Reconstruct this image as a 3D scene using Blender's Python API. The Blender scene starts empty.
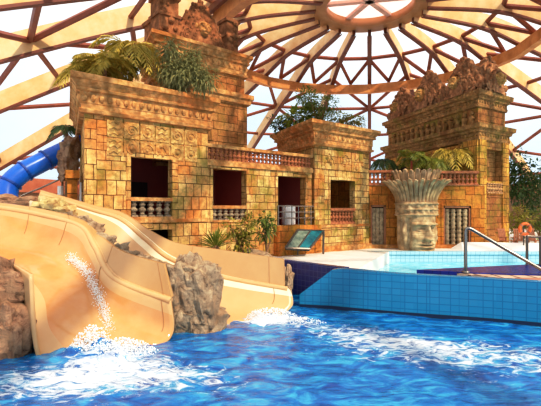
import bpy, math, random
from mathutils import Vector, Matrix, noise
PI = math.pi
rnd = random.Random(7)
scene = bpy.context.scene
col = scene.collection
EYE = 3.2                      # camera height above the lower pool water
DECK = 0.95
F = 440.0

def at(px, py, Y):             # a point of the place seen at a given spot and depth
    return Vector(((px-270)/F*Y, Y, EYE-(py-210)/F*Y))

# ------------------------------------------------------------------ materials
def mat(name, color=(.8,.8,.8), rough=.6, metal=0, spec=.4):
    m = bpy.data.materials.new(name); m.use_nodes = True
    b = m.node_tree.nodes['Principled BSDF']
    b.inputs['Base Color'].default_value = (*color, 1)
    b.inputs['Roughness'].default_value = rough
    b.inputs['Metallic'].default_value = metal
    b.inputs['Specular IOR Level'].default_value = spec
    return m
class NT:
    def __init__(s, m): s.t = m.node_tree; s.b = s.t.nodes['Principled BSDF']
    def n(s, kind, **kw):
        nd = s.t.nodes.new('ShaderNode'+kind)
        for k, v in kw.items():
            if k.startswith('_'): setattr(nd, k[1:], v)
            else:
                key = k.replace('__', ' ')
                nd.inputs[int(key[1:]) if key[0] == 'i' and key[1:].isdigit() else key].default_value = v
        return nd
    def l(s, a, b): s.t.links.new(a, b)
    def ramp(s, fac, stops):
        r = s.t.nodes.new('ShaderNodeValToRGB'); cr = r.color_ramp
        while len(cr.elements) < len(stops): cr.elements.new(.5)
        for e, (p, c) in zip(cr.elements, stops):
            e.position = p; e.color = (*c, 1) if len(c) == 3 else c
        s.l(fac, r.inputs[0]); return r.outputs[0]
    def mix(s, fac, a, b, mode='MIX'):
        m = s.t.nodes.new('ShaderNodeMix'); m.data_type = 'RGBA'; m.blend_type = mode
        for v, i in ((fac, 0), (a, 6), (b, 7)):
            if isinstance(v, bpy.types.NodeSocket): s.l(v, m.inputs[i])
            else: m.inputs[i].default_value = v if i == 0 else (*v, 1)
        return m.outputs[2]
    def noise(s, vec, scale, detail=5, rough=.55, dist=0):
        nd = s.n('TexNoise', Scale=scale, Detail=detail, Roughness=rough, Distortion=dist)
        s.l(vec, nd.inputs['Vector']); return nd.outputs['Fac']
    def bump(s, h, strength, dist=.02):
        b = s.n('Bump', Strength=strength, Distance=dist); s.l(h, b.inputs['Height']); s.l(b.outputs[0], s.b.inputs['Normal'])
def G(v): return (v, v, v)

def stone(name, c1, c2, stain, moss=.35, bw=.62, rh=.4, carved=0, mortar=.016, joint=(.10,.045,.012)):
    m = mat(name, rough=.85, spec=.15); t = NT(m)
    uv = t.n('UVMap').outputs[0]; ob = t.n('NewGeometry').outputs['Position']
    jit = t.n('TexNoise', Scale=1.6, Detail=3); t.l(uv, jit.inputs['Vector'])
    add = t.n('VectorMath', _operation='MULTIPLY_ADD'); add.inputs[1].default_value = (.07,.06,0)
    t.l(jit.outputs['Color'], add.inputs[0]); t.l(uv, add.inputs[2])
    k = rh/.4; c1b = tuple(min(1,x*1.18) for x in c1); c2b = tuple(x*.8 for x in c2)
    def brick(w_, h_, off, a_, b_):
        b = t.n('TexBrick', Scale=1, Mortar__Size=mortar, Mortar__Smooth=.3, Bias=0, Brick__Width=w_*k, Row__Height=h_*k)
        b.offset = off; b.offset_frequency = 2
        b.inputs['Color1'].default_value = (*a_,1); b.inputs['Color2'].default_value = (*b_,1); b.inputs['Mortar'].default_value = (*joint,1)
        t.l(add.outputs[0], b.inputs['Vector']); return b
    bA = brick(.6,.4,.4,c1,c2b); bB = brick(.4,.6,.3,c1b,c2); bC = brick(1.2,.3,.5,c1,c2)
    sc = t.n('VectorMath', _operation='SCALE', Scale=1/(1.2*k)); t.l(add.outputs[0], sc.inputs[0])
    fl = t.n('VectorMath', _operation='FLOOR'); t.l(sc.outputs[0], fl.inputs[0])
    wn = t.n('TexWhiteNoise'); t.l(fl.outputs[0], wn.inputs['Vector'])
    m1 = t.ramp(wn.outputs['Value'], [(.44,G(0)),(.45,G(1))]); m2 = t.ramp(wn.outputs['Value'], [(.79,G(0)),(.8,G(1))])
    colr = t.mix(m2, t.mix(m1, bA.outputs['Color'], bB.outputs['Color']), bC.outputs['Color'])
    facr = t.mix(m2, t.mix(m1, bA.outputs['Fac'], bB.outputs['Fac']), bC.outputs['Fac'])
    big = t.noise(ob, .55, 5, .65, .4)
    c = t.mix(t.ramp(big, [(.46,G(0)),(.62,G(.75))]), colr, stain, 'MIX')
    grain = t.noise(ob, 5.5, 7, .7)
    c = t.mix(.75, c, t.ramp(grain, [(.32,G(.35)),(.52,G(1)),(.72,G(1.35))]), 'MULTIPLY')
    if moss:
        mo = t.noise(t.n('VectorMath', _operation='ADD', i1=(9,3,5)).outputs[0], 1, 1)
        va = t.n('VectorMath', _operation='ADD', i1=(17,3,5)); t.l(ob, va.inputs[0])
        mo = t.noise(va.outputs[0], .8, 6, .7)
        c = t.mix(t.ramp(mo, [(.49,G(0)),(.63,G(moss))]), c, (.20,.19,.025))
    c = t.mix(t.ramp(facr, [(.0,G(0)),(1,G(.8))]), c, joint)
    t.l(c, t.b.inputs['Base Color'])
    h = t.n('Math', _operation='MULTIPLY_ADD'); h.inputs[1].default_value = -1.6; t.l(facr, h.inputs[0]); t.l(grain, h.inputs[2])
    t.bump(h.outputs[0], .7, .05)
    return m
def carved(name, c1, c2, c3, scale=3.0, bump=.9, moss=0):
    m = mat(name, rough=.85, spec=.15); t = NT(m)
    ob = t.n('NewGeometry').outputs['Position']
    v = t.n('TexVoronoi', Scale=scale, _feature='SMOOTH_F1', Smoothness=.4); 
    no = t.n('TexNoise', Scale=scale*.8, Detail=3); t.l(ob, no.inputs['Vector'])
    ad = t.n('VectorMath', _operation='MULTIPLY_ADD'); ad.inputs[1].default_value = (.3,.3,.3); t.l(no.outputs['Color'], ad.inputs[0]); t.l(ob, ad.inputs[2])
    t.l(ad.outputs[0], v.inputs['Vector'])
    n1 = t.noise(ob, scale*1.6, 7, .7); n2 = t.noise(ob, .6, 4, .6)
    c = t.mix(t.ramp(n1, [(.36,G(0)),(.6,G(1))]), c1, c2)
    c = t.mix(t.ramp(n2, [(.45,G(0)),(.62,G(.8))]), c, c3)
    c = t.mix(t.ramp(v.outputs['Distance'], [(.25,G(0)),(.7,G(.55))]), c, tuple(x*.3 for x in c1))  # crevice shade mixed into the colour along the hollows of the bump
    if moss:
        c = t.mix(t.ramp(t.noise(ob, .9, 6, .7, .5), [(.5,G(0)),(.64,G(moss))]), c, (.17,.17,.025))
    t.l(c, t.b.inputs['Base Color'])
    s = t.n('Math', _operation='SUBTRACT'); t.l(n1, s.inputs[0]); t.l(v.outputs['Distance'], s.inputs[1])
    t.bump(s.outputs[0], bump, .12)
    return m
def noisy(name, c1, c2, scale=4, rough=.6, bump=0, lo=.35, hi=.65, spec=.4, metal=0, dist=0):
    m = mat(name, rough=rough, spec=spec, metal=metal); t = NT(m)
    ob = t.n('NewGeometry').outputs['Position']; n1 = t.noise(ob, scale, 6, .65, dist)
    t.l(t.mix(t.ramp(n1, [(lo,G(0)),(hi,G(1))]), c1, c2), t.b.inputs['Base Color'])
    if bump: t.bump(n1, bump, .05)
    return m
def tiles(name, c1, c2, grout, w, h, rough=.25, mortar=.012, spec=.5):
    m = mat(name, rough=rough, spec=spec); t = NT(m)
    uv = t.n('UVMap').outputs[0]
    br = t.n('TexBrick', Scale=1, Mortar__Size=mortar, Mortar__Smooth=.1, Brick__Width=w, Row__Height=h); br.offset = 0
    br.inputs['Color1'].default_value = (*c1,1); br.inputs['Color2'].default_value = (*c2,1); br.inputs['Mortar'].default_value = (*grout,1)
    t.l(uv, br.inputs['Vector']); t.l(br.outputs['Color'], t.b.inputs['Base Color'])
    return m
def leafy(name, c1, c2, scale=3):
    m = mat(name, rough=.5, spec=.35); t = NT(m)
    ob = t.n('NewGeometry').outputs['Position']; n1 = t.noise(ob, scale, 4, .7)
    c = t.mix(t.ramp(n1, [(.35,G(0)),(.65,G(1))]), c1, c2)
    t.l(c, t.b.inputs['Base Color'])
    tr = t.n('BsdfTranslucent'); t.l(c, tr.inputs['Color'])
    mx = t.n('MixShader', Fac=.3); out = t.t.nodes['Material Output']
    t.l(t.b.outputs[0], mx.inputs[1]); t.l(tr.outputs[0], mx.inputs[2]); t.l(mx.outputs[0], out.inputs['Surface'])
    return m

M = {}
M['gold'] = stone('golden_stone', (.76,.50,.20), (.56,.28,.08), (.58,.17,.03), .6, .62, .36)
M['wing'] = stone('gallery_stone', (.70,.48,.20), (.50,.28,.085), (.50,.17,.035), .75, .62, .36)
M['upper'] = stone('upper_stone', (.56,.29,.10), (.42,.19,.06), (.34,.11,.03), .3)
M['orange'] = stone('orange_stone', (.62,.26,.05), (.50,.17,.03), (.42,.11,.02), .45, .9, .55)
M['brown'] = stone('brown_stone', (.46,.23,.075), (.36,.16,.05), (.26,.09,.03), .75)
M['corner'] = stone('corner_stone', (.66,.36,.08), (.55,.26,.05), (.42,.14,.03), .7)
M['cornice'] = carved('cornice_stone', (.58,.26,.075), (.78,.46,.19), (.56,.18,.04), 4, .35, .15)
M['cornice_dark'] = carved('dark_cornice_stone', (.34,.17,.06), (.54,.30,.11), (.28,.11,.035), 4, .5, .5)
M['crest'] = carved('red_brown_carved_stone', (.30,.11,.045), (.50,.22,.09), (.34,.12,.045), 3.2, .4)
M['crest_dark'] = carved('dark_carved_stone', (.33,.14,.065), (.60,.32,.15), (.30,.12,.05), 3.2, .35)
M['relief'] = carved('relief_stone', (.56,.28,.08), (.80,.52,.21), (.62,.22,.045), 5, .5, .3)
M['headstone'] = carved('grey_buff_stone', (.44,.285,.15), (.70,.50,.30), (.52,.32,.15), 2.6, .25, 0)
M['baluster'] = noisy('baluster_stone', (.36,.19,.08), (.62,.36,.16), 6, .8, .3)
M['baluster_red'] = noisy('red_baluster_stone', (.28,.09,.035), (.48,.18,.07), 6, .8, .3)
M['baluster_grey'] = noisy('grey_baluster_stone', (.17,.12,.08), (.40,.31,.20), 6, .8, .3)
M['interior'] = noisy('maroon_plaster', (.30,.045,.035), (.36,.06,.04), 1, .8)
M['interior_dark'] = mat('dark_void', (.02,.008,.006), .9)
M['log'] = noisy('bamboo_log', (.22,.15,.085), (.50,.38,.23), 5, .8, .5)
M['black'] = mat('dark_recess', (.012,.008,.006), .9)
M['rib'] = noisy('glulam_timber', (.70,.40,.16), (.84,.58,.32), .8, .55)
M['ribedge'] = noisy('painted_rib_edge', (.15,.035,.018), (.22,.06,.03), 2, .5)
M['brace'] = noisy('red_brown_steel', (.20,.045,.022), (.30,.08,.035), 1.5, .45)
M['ringbeam'] = noisy('orange_timber', (.55,.20,.05), (.74,.36,.12), 1.2, .5)
M['oculus'] = noisy('tan_ring_paint', (.42,.20,.075), (.50,.26,.11), 1, .45)
M['pinkbeam'] = noisy('pink_timber', (.75,.45,.36), (.85,.58,.48), 1, .5)
M['slide'] = noisy('cream_fibreglass', (.60,.345,.155), (.65,.395,.195), .8, .22, spec=.5)
M['slidewet'] = noisy('wet_fibreglass', (.58,.25,.08), (.64,.345,.145), .7, .12, spec=.6)
M['slide_glare'] = noisy('sun_glare_fibreglass', (.80,.60,.37), (.86,.71,.50), .7, .25, spec=.5)  # sun glare on the rear slide put into its colour; the shell is tan
M['panel'] = noisy('shaded_tan_fibreglass', (.50,.28,.12), (.55,.32,.145), .8, .25, spec=.5)  # darker copy of the slide colour, shading of the upright panel painted in
M['seam'] = mat('slide_seam', (.36,.18,.06), .6)
M['rock'] = None
M['blue_tube'] = noisy('blue_fibreglass', (.005,.10,.50), (.01,.15,.62), 1, .25, spec=.5)
M['blue_dark'] = mat('dark_blue_flange', (.004,.05,.28), .4)
M['steel'] = mat('stainless_steel', (.30,.26,.23), .25, 1)
M['darksteel'] = mat('weathered_steel', (.16,.13,.11), .4, .8)
M['white'] = mat('white_paint', (.85,.83,.80), .5)
M['deck'] = noisy('pale_deck_stone', (.80,.74,.66), (.88,.84,.78), 1.5, .5)
M['bluetile'] = tiles('turquoise_pool_tile', (.008,.20,.37), (.012,.225,.40), (.005,.14,.29), .26, .2)
M['bluetop'] = tiles('turquoise_coping_tile', (.015,.21,.40), (.02,.24,.43), (.01,.15,.30), .3, .17)
M['navytile'] = tiles('navy_pool_tile', (.018,.02,.14), (.025,.03,.19), (.06,.07,.22), .2, .2)
M['paletile'] = tiles('pale_blue_pool_tile', (.38,.62,.72), (.44,.68,.76), (.2,.42,.55), .25, .2)
M['navymat'] = tiles('navy_floor_tile', (.012,.02,.20), (.016,.028,.26), (.01,.015,.12), .25, .25)
M['edgetile'] = tiles('buff_edge_tile', (.62,.42,.30), (.72,.52,.38), (.16,.07,.04), .5, .6, .5, .05)
M['redpave'] = noisy('terracotta_paving', (.42,.17,.10), (.52,.24,.15), 3, .7)
M['waterline'] = mat('dark_waterline_tile', (.01,.02,.06), .3)
M['palm_gold'] = leafy('golden_green_frond', (.36,.28,.035), (.72,.54,.10))
M['palm_green'] = leafy('green_frond', (.10,.16,.02), (.36,.34,.04))
M['leaf'] = leafy('mid_green_leaf', (.07,.13,.02), (.24,.27,.045))
M['leaf_dark'] = leafy('dark_green_leaf', (.02,.055,.015), (.09,.14,.03))
M['leaf_olive'] = leafy('olive_leaf', (.17,.16,.02), (.42,.36,.05))
M['leaf_bright'] = leafy('bright_broad_leaf', (.12,.20,.02), (.38,.42,.05), 4)
M['leaf_dusty'] = leafy('dusty_green_leaf', (.19,.20,.07), (.46,.42,.17), 4)
M['trunk'] = noisy('bark', (.17,.08,.035), (.34,.18,.08), 8, .9, .6)
M['redstem'] = noisy('red_stem', (.40,.05,.03), (.52,.12,.05), 8, .7)
M['life_ring'] = mat('orange_life_ring', (.85,.16,.03), .45)
M['teal'] = noisy('teal_panel', (.0,.07,.10), (.015,.19,.22), 2.5, .15)
M['greyteal'] = noisy('greyed_teal_panel', (.07,.11,.085), (.26,.30,.23), 4, .2)
M['farwall'] = noisy('brown_wall', (.22,.11,.06), (.30,.17,.10), .6, .7)
M['farbeam'] = noisy('red_brown_beam', (.36,.10,.05), (.48,.17,.09), .6, .5)
M['wood'] = noisy('brown_wood', (.30,.11,.05), (.42,.18,.08), 5, .6)

def rockmat(name, c1, c2, c3, scale=1.6):
    m = mat(name, rough=.9, spec=.15); t = NT(m); ob = t.n('NewGeometry').outputs['Position']
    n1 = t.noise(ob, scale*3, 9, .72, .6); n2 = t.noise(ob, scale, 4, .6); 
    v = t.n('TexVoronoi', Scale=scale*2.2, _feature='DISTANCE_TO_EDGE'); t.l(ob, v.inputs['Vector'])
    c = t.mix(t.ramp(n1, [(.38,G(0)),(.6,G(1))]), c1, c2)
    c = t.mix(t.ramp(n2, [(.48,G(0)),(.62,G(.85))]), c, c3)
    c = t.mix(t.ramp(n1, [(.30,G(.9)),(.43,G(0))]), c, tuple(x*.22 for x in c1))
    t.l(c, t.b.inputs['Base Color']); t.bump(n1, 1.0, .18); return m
M['rock'] = rockmat('brown_rock', (.34,.22,.135), (.64,.48,.32), (.46,.29,.17))
M['rock_red'] = rockmat('red_brown_rock', (.30,.15,.09), (.54,.33,.20), (.40,.25,.15))
M['rock_sand'] = rockmat('sandy_rock', (.62,.42,.17), (.84,.66,.34), (.60,.34,.14), 1.2)

def make_water(name, deep, mid, light, foam=True, rough=.06):
    m = mat(name, rough=rough, spec=.5); t = NT(m); ob = t.n('NewGeometry').outputs['Position']
    st = t.n('VectorMath', _operation='MULTIPLY'); st.inputs[1].default_value = (1.5,2.6,1); t.l(ob, st.inputs[0])
    n1 = t.noise(st.outputs[0], 1.1, 6, .6, .8)
    c = t.ramp(n1, [(.36,deep),(.5,mid),(.66,light)])
    t.l(c, t.b.inputs['Base Color'])
    rip = t.noise(st.outputs[0], 3.2, 4, .55, .6)
    if foam:
        at_ = t.n('Attribute', _attribute_name='foam')
        fn = t.noise(st.outputs[0], 1.3, 9, .68, 1.8)
        s = t.n('Math', _operation='ADD'); t.l(fn, s.inputs[0]); t.l(at_.outputs['Fac'], s.inputs[1])
        k = t.ramp(s.outputs[0], [(.80,G(0)),(.88,G(.4)),(.99,G(1))])
        c2 = t.mix(k, c, (.86,.92,.95)); t.l(c2, t.b.inputs['Base Color'])
        rr = t.n('MapRange'); rr.inputs[3].default_value = rough; rr.inputs[4].default_value = .7; t.l(k, rr.inputs[0]); t.l(rr.outputs[0], t.b.inputs['Roughness'])
        hh = t.n('Math', _operation='ADD'); t.l(k, hh.inputs[0]); t.l(rip, hh.inputs[1]); t.bump(hh.outputs[0], .35, .12)
    else: t.bump(rip, .25, .06)
    return m
M['water'] = make_water('blue_pool_water', (.0,.065,.27), (.003,.16,.44), (.04,.36,.62))
M['water_up'] = make_water('turquoise_pool_water', (.10,.52,.72), (.22,.68,.82), (.50,.83,.90), False)
M['foam'] = mat('white_foam', (.90,.93,.95), .6)
bf = M['foam'].node_tree.nodes['Principled BSDF']; bf.inputs['Subsurface Weight'].default_value = .3; bf.inputs['Subsurface Radius'].default_value = (.1,.12,.14)

def glassmat():
    m = bpy.data.materials.new('roof_glazing'); m.use_nodes = True; t = m.node_tree; t.nodes.remove(t.nodes['Principled BSDF'])
    tr = t.nodes.new('ShaderNodeBsdfTransparent'); tr.inputs[0].default_value = (.97,.98,1,1)
    tl = t.nodes.new('ShaderNodeBsdfTranslucent'); tl.inputs[0].default_value = (1,1,1,1)
    gl = t.nodes.new('ShaderNodeBsdfGlossy'); gl.inputs['Roughness'].default_value = .15
    m1 = t.nodes.new('ShaderNodeMixShader'); m1.inputs[0].default_value = .12
    m2 = t.nodes.new('ShaderNodeMixShader'); m2.inputs[0].default_value = .03
    t.links.new(tr.outputs[0], m1.inputs[1]); t.links.new(tl.outputs[0], m1.inputs[2])
    t.links.new(m1.outputs[0], m2.inputs[1]); t.links.new(gl.outputs[0], m2.inputs[2])
    t.links.new(m2.outputs[0], t.nodes['Material Output'].inputs[0]); return m
M['glass'] = glassmat()

# ------------------------------------------------------------------ mesh helpers
WLOC = {}
class MB:
    def __init__(s): s.v = []; s.f = []; s.mi = []; s.k = 0
    def add(s, vs, fs):
        o = len(s.v); s.v += [tuple(v) for v in vs]
        for f in fs: s.f.append(tuple(i+o for i in f)); s.mi.append(s.k)
        return s
    def quad(s, a, b, c, d): return s.add([a,b,c,d], [(0,1,2,3)])
    def box(s, c, size, rz=0, rx=0):
        R = Matrix.Rotation(rz,3,'Z') @ Matrix.Rotation(rx,3,'X'); c = Vector(c); h = [x/2 for x in size]
        vs = [c + R @ Vector((sx*h[0], sy*h[1], sz*h[2])) for sz in (-1,1) for sx, sy in ((-1,-1),(1,-1),(1,1),(-1,1))]
        return s.add(vs, [(3,2,1,0),(4,5,6,7),(0,1,5,4),(1,2,6,5),(2,3,7,6),(3,0,4,7)])
    def seg(s, p0, p1, z0, z1, outw, inw, ext=0):       # box along a plan segment; outw to its right-hand (outer) side
        p0 = Vector(p0[:2]); p1 = Vector(p1[:2]); d = (p1-p0).normalized(); n = Vector((d.y,-d.x)); p0 = p0-d*ext; p1 = p1+d*ext
        q = [p0+n*outw, p1+n*outw, p1-n*inw, p0-n*inw]
        vs = [(a.x,a.y,z) for z in (z0,z1) for a in q]
        return s.add(vs, [(3,2,1,0),(4,5,6,7),(0,1,5,4),(1,2,6,5),(2,3,7,6),(3,0,4,7)])
    def prism(s, poly, z0, z1):
        n = len(poly); vs = [(p[0],p[1],z0) for p in poly]+[(p[0],p[1],z1) for p in poly]
        return s.add(vs, [tuple(range(n-1,-1,-1)), tuple(range(n,2*n))]+[(i,(i+1)%n,n+(i+1)%n,n+i) for i in range(n)])
    def grid(s, rows, closed=False):
        a, b = len(rows), len(rows[0]); fs = []
        for i in range(a-1):
            for j in range(b if closed else b-1):
                j2 = (j+1) % b; fs.append((i*b+j, i*b+j2, (i+1)*b+j2, (i+1)*b+j))
        return s.add([p for r in rows for p in r], fs)
    def tube(s, pts, r, n=8, caps=True):
        pts = [Vector(p) for p in pts]; rows = []; up = None
        for i, p in enumerate(pts):
            d = (pts[min(i+1,len(pts)-1)]-pts[max(i-1,0)]).normalized()
            if up is None: up = Vector((0,0,1)) if abs(d.z) < .9 else Vector((1,0,0))
            x = d.cross(up).normalized(); y = x.cross(d).normalized(); up = y
            rr = r[i] if isinstance(r, (list,tuple)) else r
            rows.append([p+x*rr*math.cos(2*PI*k/n)+y*rr*math.sin(2*PI*k/n) for k in range(n)])
        o = len(s.v); s.grid(rows, True)
        if caps: s.add(rows[0], [tuple(range(n))]); s.add(rows[-1], [tuple(range(n-1,-1,-1))])
        return s
    def lathe(s, prof, n=12, c=(0,0,0), sx=1, sy=1):
        rows = [[(c[0]+r*sx*math.cos(2*PI*k/n), c[1]+r*sy*math.sin(2*PI*k/n), c[2]+z) for k in range(n)] for r, z in prof]
        s.grid(rows, True); s.add(rows[-1], [tuple(range(n))]); s.add(rows[0], [tuple(range(n-1,-1,-1))]); return s
    def ball(s, c, r, n=8, m=6):
        r = r if isinstance(r, (tuple,list)) else (r,r,r)
        rows = [[(c[0]+r[0]*math.sin(PI*i/m)*math.cos(2*PI*k/n), c[1]+r[1]*math.sin(PI*i/m)*math.sin(2*PI*k/n), c[2]-r[2]*math.cos(PI*i/m)) for k in range(n)] for i in range(m+1)]
        return s.grid(rows, True)
    def xform(s, mtx, start=0):
        for i in range(start, len(s.v)): s.v[i] = tuple(mtx @ Vector(s.v[i]))
    def build(s, name, mats, parent=None, smooth=False, kind=None):
        me = bpy.data.meshes.new(name); off = WLOC.get(parent.name, Vector()) if parent else Vector()
        V = [Vector(v) for v in s.v]
        me.from_pydata([v-off for v in V], [], s.f)
        uvl = me.uv_layers.new(name='UVMap'); uv = []
        for f in s.f:
            a = V[f[0]]; n = Vector()
            for i in range(1, len(f)-1): n += (V[f[i]]-a).cross(V[f[i+1]]-a)
            hx = math.hypot(n.x, n.y)
            if hx > abs(n.z)*.8 and hx > 1e-12:
                tx, ty = -n.y/hx, n.x/hx
                for i in f: uv += [V[i].x*tx+V[i].y*ty, V[i].z]
            else:
                for i in f: uv += [V[i].x, V[i].y]
        uvl.data.foreach_set('uv', uv)
        mats = mats if isinstance(mats, (list,tuple)) else [mats]
        for m in mats: me.materials.append(M[m] if isinstance(m, str) else m)
        if len(mats) > 1: me.polygons.foreach_set('material_index', s.mi)
        if smooth: me.polygons.foreach_set('use_smooth', [True]*len(me.polygons))
        me.validate(); me.update()
        o = bpy.data.objects.new(name, me); col.objects.link(o)
        if parent: o.parent = parent
        WLOC[o.name] = off.copy()
        if kind: o['kind'] = kind
        return o

def tag(o, label=None, cat=None, group=None, kind=None):
    if label: o['label'] = label
    if cat: o['category'] = cat
    if group: o['group'] = group
    if kind: o['kind'] = kind
    return o
def empty(name, loc, label, cat, group=None):
    o = bpy.data.objects.new(name, None); o.empty_display_size = .3; col.objects.link(o); o.location = loc
    WLOC[o.name] = Vector(loc); return tag(o, label, cat, group)
def inst(me, name, parent, loc, rz=0, scale=(1,1,1)):
    o = bpy.data.objects.new(name, me); col.objects.link(o); off = WLOC.get(parent.name, Vector()) if parent else Vector()
    o.location = Vector(loc)-off; o.rotation_euler = (0,0,rz); o.scale = scale
    if parent: o.parent = parent
    return o
def catmull(pts, sub):
    pts = [Vector(p) for p in pts]; out = []; n = len(pts)
    for i in range(n-1):
        p0, p1, p2, p3 = pts[max(i-1,0)], pts[i], pts[i+1], pts[min(i+2,n-1)]
        for k in range(sub):
            t = k/sub
            out.append(.5*((2*p1)+(p2-p0)*t+(2*p0-5*p1+4*p2-p3)*t*t+(3*p1-p0-3*p2+p3)*t**3))
    out.append(pts[-1]); return out
def offset_poly(poly, o, closed=True):
    out = []; n = len(poly); P = [Vector(p[:2]) for p in poly]
    for i in range(n):
        a = P[i-1] if (closed or i > 0) else None; b = P[(i+1)%n] if (closed or i < n-1) else None
        n1 = n2 = None
        if a is not None: d = (P[i]-a).normalized(); n1 = Vector((d.y,-d.x))
        if b is not None: d = (b-P[i]).normalized(); n2 = Vector((d.y,-d.x))
        n1 = n1 or n2; n2 = n2 or n1
        out.append(P[i]+o*(n1+n2)/(1+n1.dot(n2)))
    return out
def cornice(mb, poly, prof, eggs=None, cap=True):
    rows = []
    for o, z in prof: rows.append([(q.x,q.y,z) for q in offset_poly(poly, o)])
    mb.grid(rows, True)
    if cap: mb.add(rows[-1], [tuple(range(len(poly)))])
    if eggs:
        o, z, sp, r = eggs; q = offset_poly(poly, o)
        for i in (0, 3, 1):
            a, b = q[i], q[(i+1)%4]; n = int((b-a).length/sp)
            for k in range(n):
                p = a+(b-a)*((k+.5)/n); mb.ball((p.x,p.y,z), r, 7, 5)
    return mb
def walls(mb, poly, z0, z1, openings={}, depth=.35, edges=None):
    n = len(poly)
    for e in (edges if edges is not None else range(n)):
        a = Vector(poly[e][:2]); b = Vector(poly[(e+1)%n][:2]); L = (b-a).length; d = (b-a)/L; nn = Vector((d.y,-d.x))
        P = lambda t, z, off=0: (a.x+d.x*t-nn.x*off, a.y+d.y*t-nn.y*off, z)
        ops = openings.get(e, [])
        ts = sorted({0, L, *[x for o in ops for x in o[:2]]}); zs = sorted({z0, z1, *[x for o in ops for x in o[2:4]]})
        for i in range(len(ts)-1):
            for j in range(len(zs)-1):
                tc = (ts[i]+ts[i+1])/2; zc = (zs[j]+zs[j+1])/2
                if any(o[0] < tc < o[1] and o[2] < zc < o[3] for o in ops): continue
                mb.quad(P(ts[i],zs[j]), P(ts[i+1],zs[j]), P(ts[i+1],zs[j+1]), P(ts[i],zs[j+1]))
        for o in ops:
            t0, t1, a0, a1 = o[:4]; D = o[4] if len(o) > 4 else depth
            mb.quad(P(t0,a0), P(t0,a0,D), P(t0,a1,D), P(t0,a1)); mb.quad(P(t1,a0,D), P(t1,a0), P(t1,a1), P(t1,a1,D))
            mb.quad(P(t0,a1), P(t0,a1,D), P(t1,a1,D), P(t1,a1)); mb.quad(P(t0,a0,D), P(t0,a0), P(t1,a0), P(t1,a0,D))
            fr = .09                                   # raised stone surround
            for (u0,u1,v0,v1) in ((t0-.14,t0,a0,a1+.16),(t1,t1+.14,a0,a1+.16),(t0,t1,a1,a1+.16)):
                q = [P(u0,v0,-.04),P(u1,v0,-.04),P(u1,v1,-.04),P(u0,v1,-.04)]; r = [P(u0,v0,.02),P(u1,v0,.02),P(u1,v1,.02),P(u0,v1,.02)]
                mb.add(q+r, [(0,1,2,3),(0,4,5,1),(1,5,6,2),(2,6,7,3),(3,7,4,0)])
    return mb
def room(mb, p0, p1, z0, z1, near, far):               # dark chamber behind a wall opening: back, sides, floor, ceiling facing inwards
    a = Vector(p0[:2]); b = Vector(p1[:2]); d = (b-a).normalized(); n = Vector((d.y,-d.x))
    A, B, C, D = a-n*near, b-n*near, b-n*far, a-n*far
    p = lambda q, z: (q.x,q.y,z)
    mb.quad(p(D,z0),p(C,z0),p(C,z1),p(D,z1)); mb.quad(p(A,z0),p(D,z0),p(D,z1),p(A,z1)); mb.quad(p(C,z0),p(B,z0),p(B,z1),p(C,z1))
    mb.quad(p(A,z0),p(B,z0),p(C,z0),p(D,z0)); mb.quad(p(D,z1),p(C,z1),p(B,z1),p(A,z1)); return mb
class Line:                                            # a wall line in plan; converts sight lines to wall positions
    def __init__(s, P, u): s.P = Vector(P); s.u = Vector(u).normalized()
    def t(s, px): k = (px-270)/F; return (k*s.P.y-s.P.x)/(s.u.x-k*s.u.y)
    def pt(s, t): return s.P+s.u*t
    def z(s, px, py): return EYE-(py-210)/F*s.pt(s.t(px)).y

# turned baluster, one mesh shared
def baluster_mesh(m):
    mb = MB(); mb.box((0,0,.06),(.2,.2,.12)); mb.box((0,0,.95),(.2,.2,.1))
    mb.lathe([(.06,.12),(.09,.17),(.055,.23),(.07,.3),(.115,.4),(.115,.48),(.07,.56),(.055,.62),(.09,.7),(.1,.77),(.06,.84),(.075,.9)], 10)
    o = mb.build('baluster_pattern', m); me = o.data; bpy.data.objects.remove(o); me.name = 'baluster'; return me
BAL = {k: baluster_mesh(k) for k in ('baluster','baluster_red','baluster_grey')}
def balustrade(parent, p0, p1, z0, h, sp, rail='cornice', bal='baluster', wide=1.0, inset=.12, ends=True):
    mb = MB(); mb.seg(p0, p1, z0, z0+.09, .06, .26); mb.seg(p0, p1, z0+h-.14, z0+h, .08, .28)
    b = mb.build('balustrade', rail, parent)
    p0 = Vector(p0[:2]); p1 = Vector(p1[:2]); d = p1-p0; L = d.length; d /= L; n = Vector((d.y,-d.x)); k = max(1, int(round(L/sp)))
    for i in range(k):
        q = p0+d*L*((i+.5)/k)-n*inset; inst(BAL[bal], 'baluster', b, (q.x,q.y,z0+.08), math.atan2(d.y,d.x), (wide,wide,h-.2))
    return b

# ------------------------------------------------------------------ camera, light, sky
cam = bpy.data.cameras.new('camera'); co = bpy.data.objects.new('camera', cam); col.objects.link(co)
co.location = (0,0,EYE); co.rotation_euler = (PI/2,0,0); cam.sensor_width = 36; cam.lens = F/541*36; cam.shift_y = 7/541; cam.clip_end = 500
scene.camera = co
w = bpy.data.worlds.new('sky'); scene.world = w; w.use_nodes = True; nt = w.node_tree; bg = nt.nodes['Background']
tc = nt.nodes.new('ShaderNodeTexCoord'); sx = nt.nodes.new('ShaderNodeSeparateXYZ'); nt.links.new(tc.outputs['Generated'], sx.inputs[0])
ns = nt.nodes.new('ShaderNodeTexNoise'); ns.inputs['Scale'].default_value = 2.2; ns.inputs['Detail'].default_value = 6; nt.links.new(tc.outputs['Generated'], ns.inputs['Vector'])
ad = nt.nodes.new('ShaderNodeMath'); ad.operation = 'MULTIPLY_ADD'; ad.inputs[1].default_value = .9; nt.links.new(ns.outputs['Fac'], ad.inputs[0]); nt.links.new(sx.outputs['Z'], ad.inputs[2])
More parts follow.
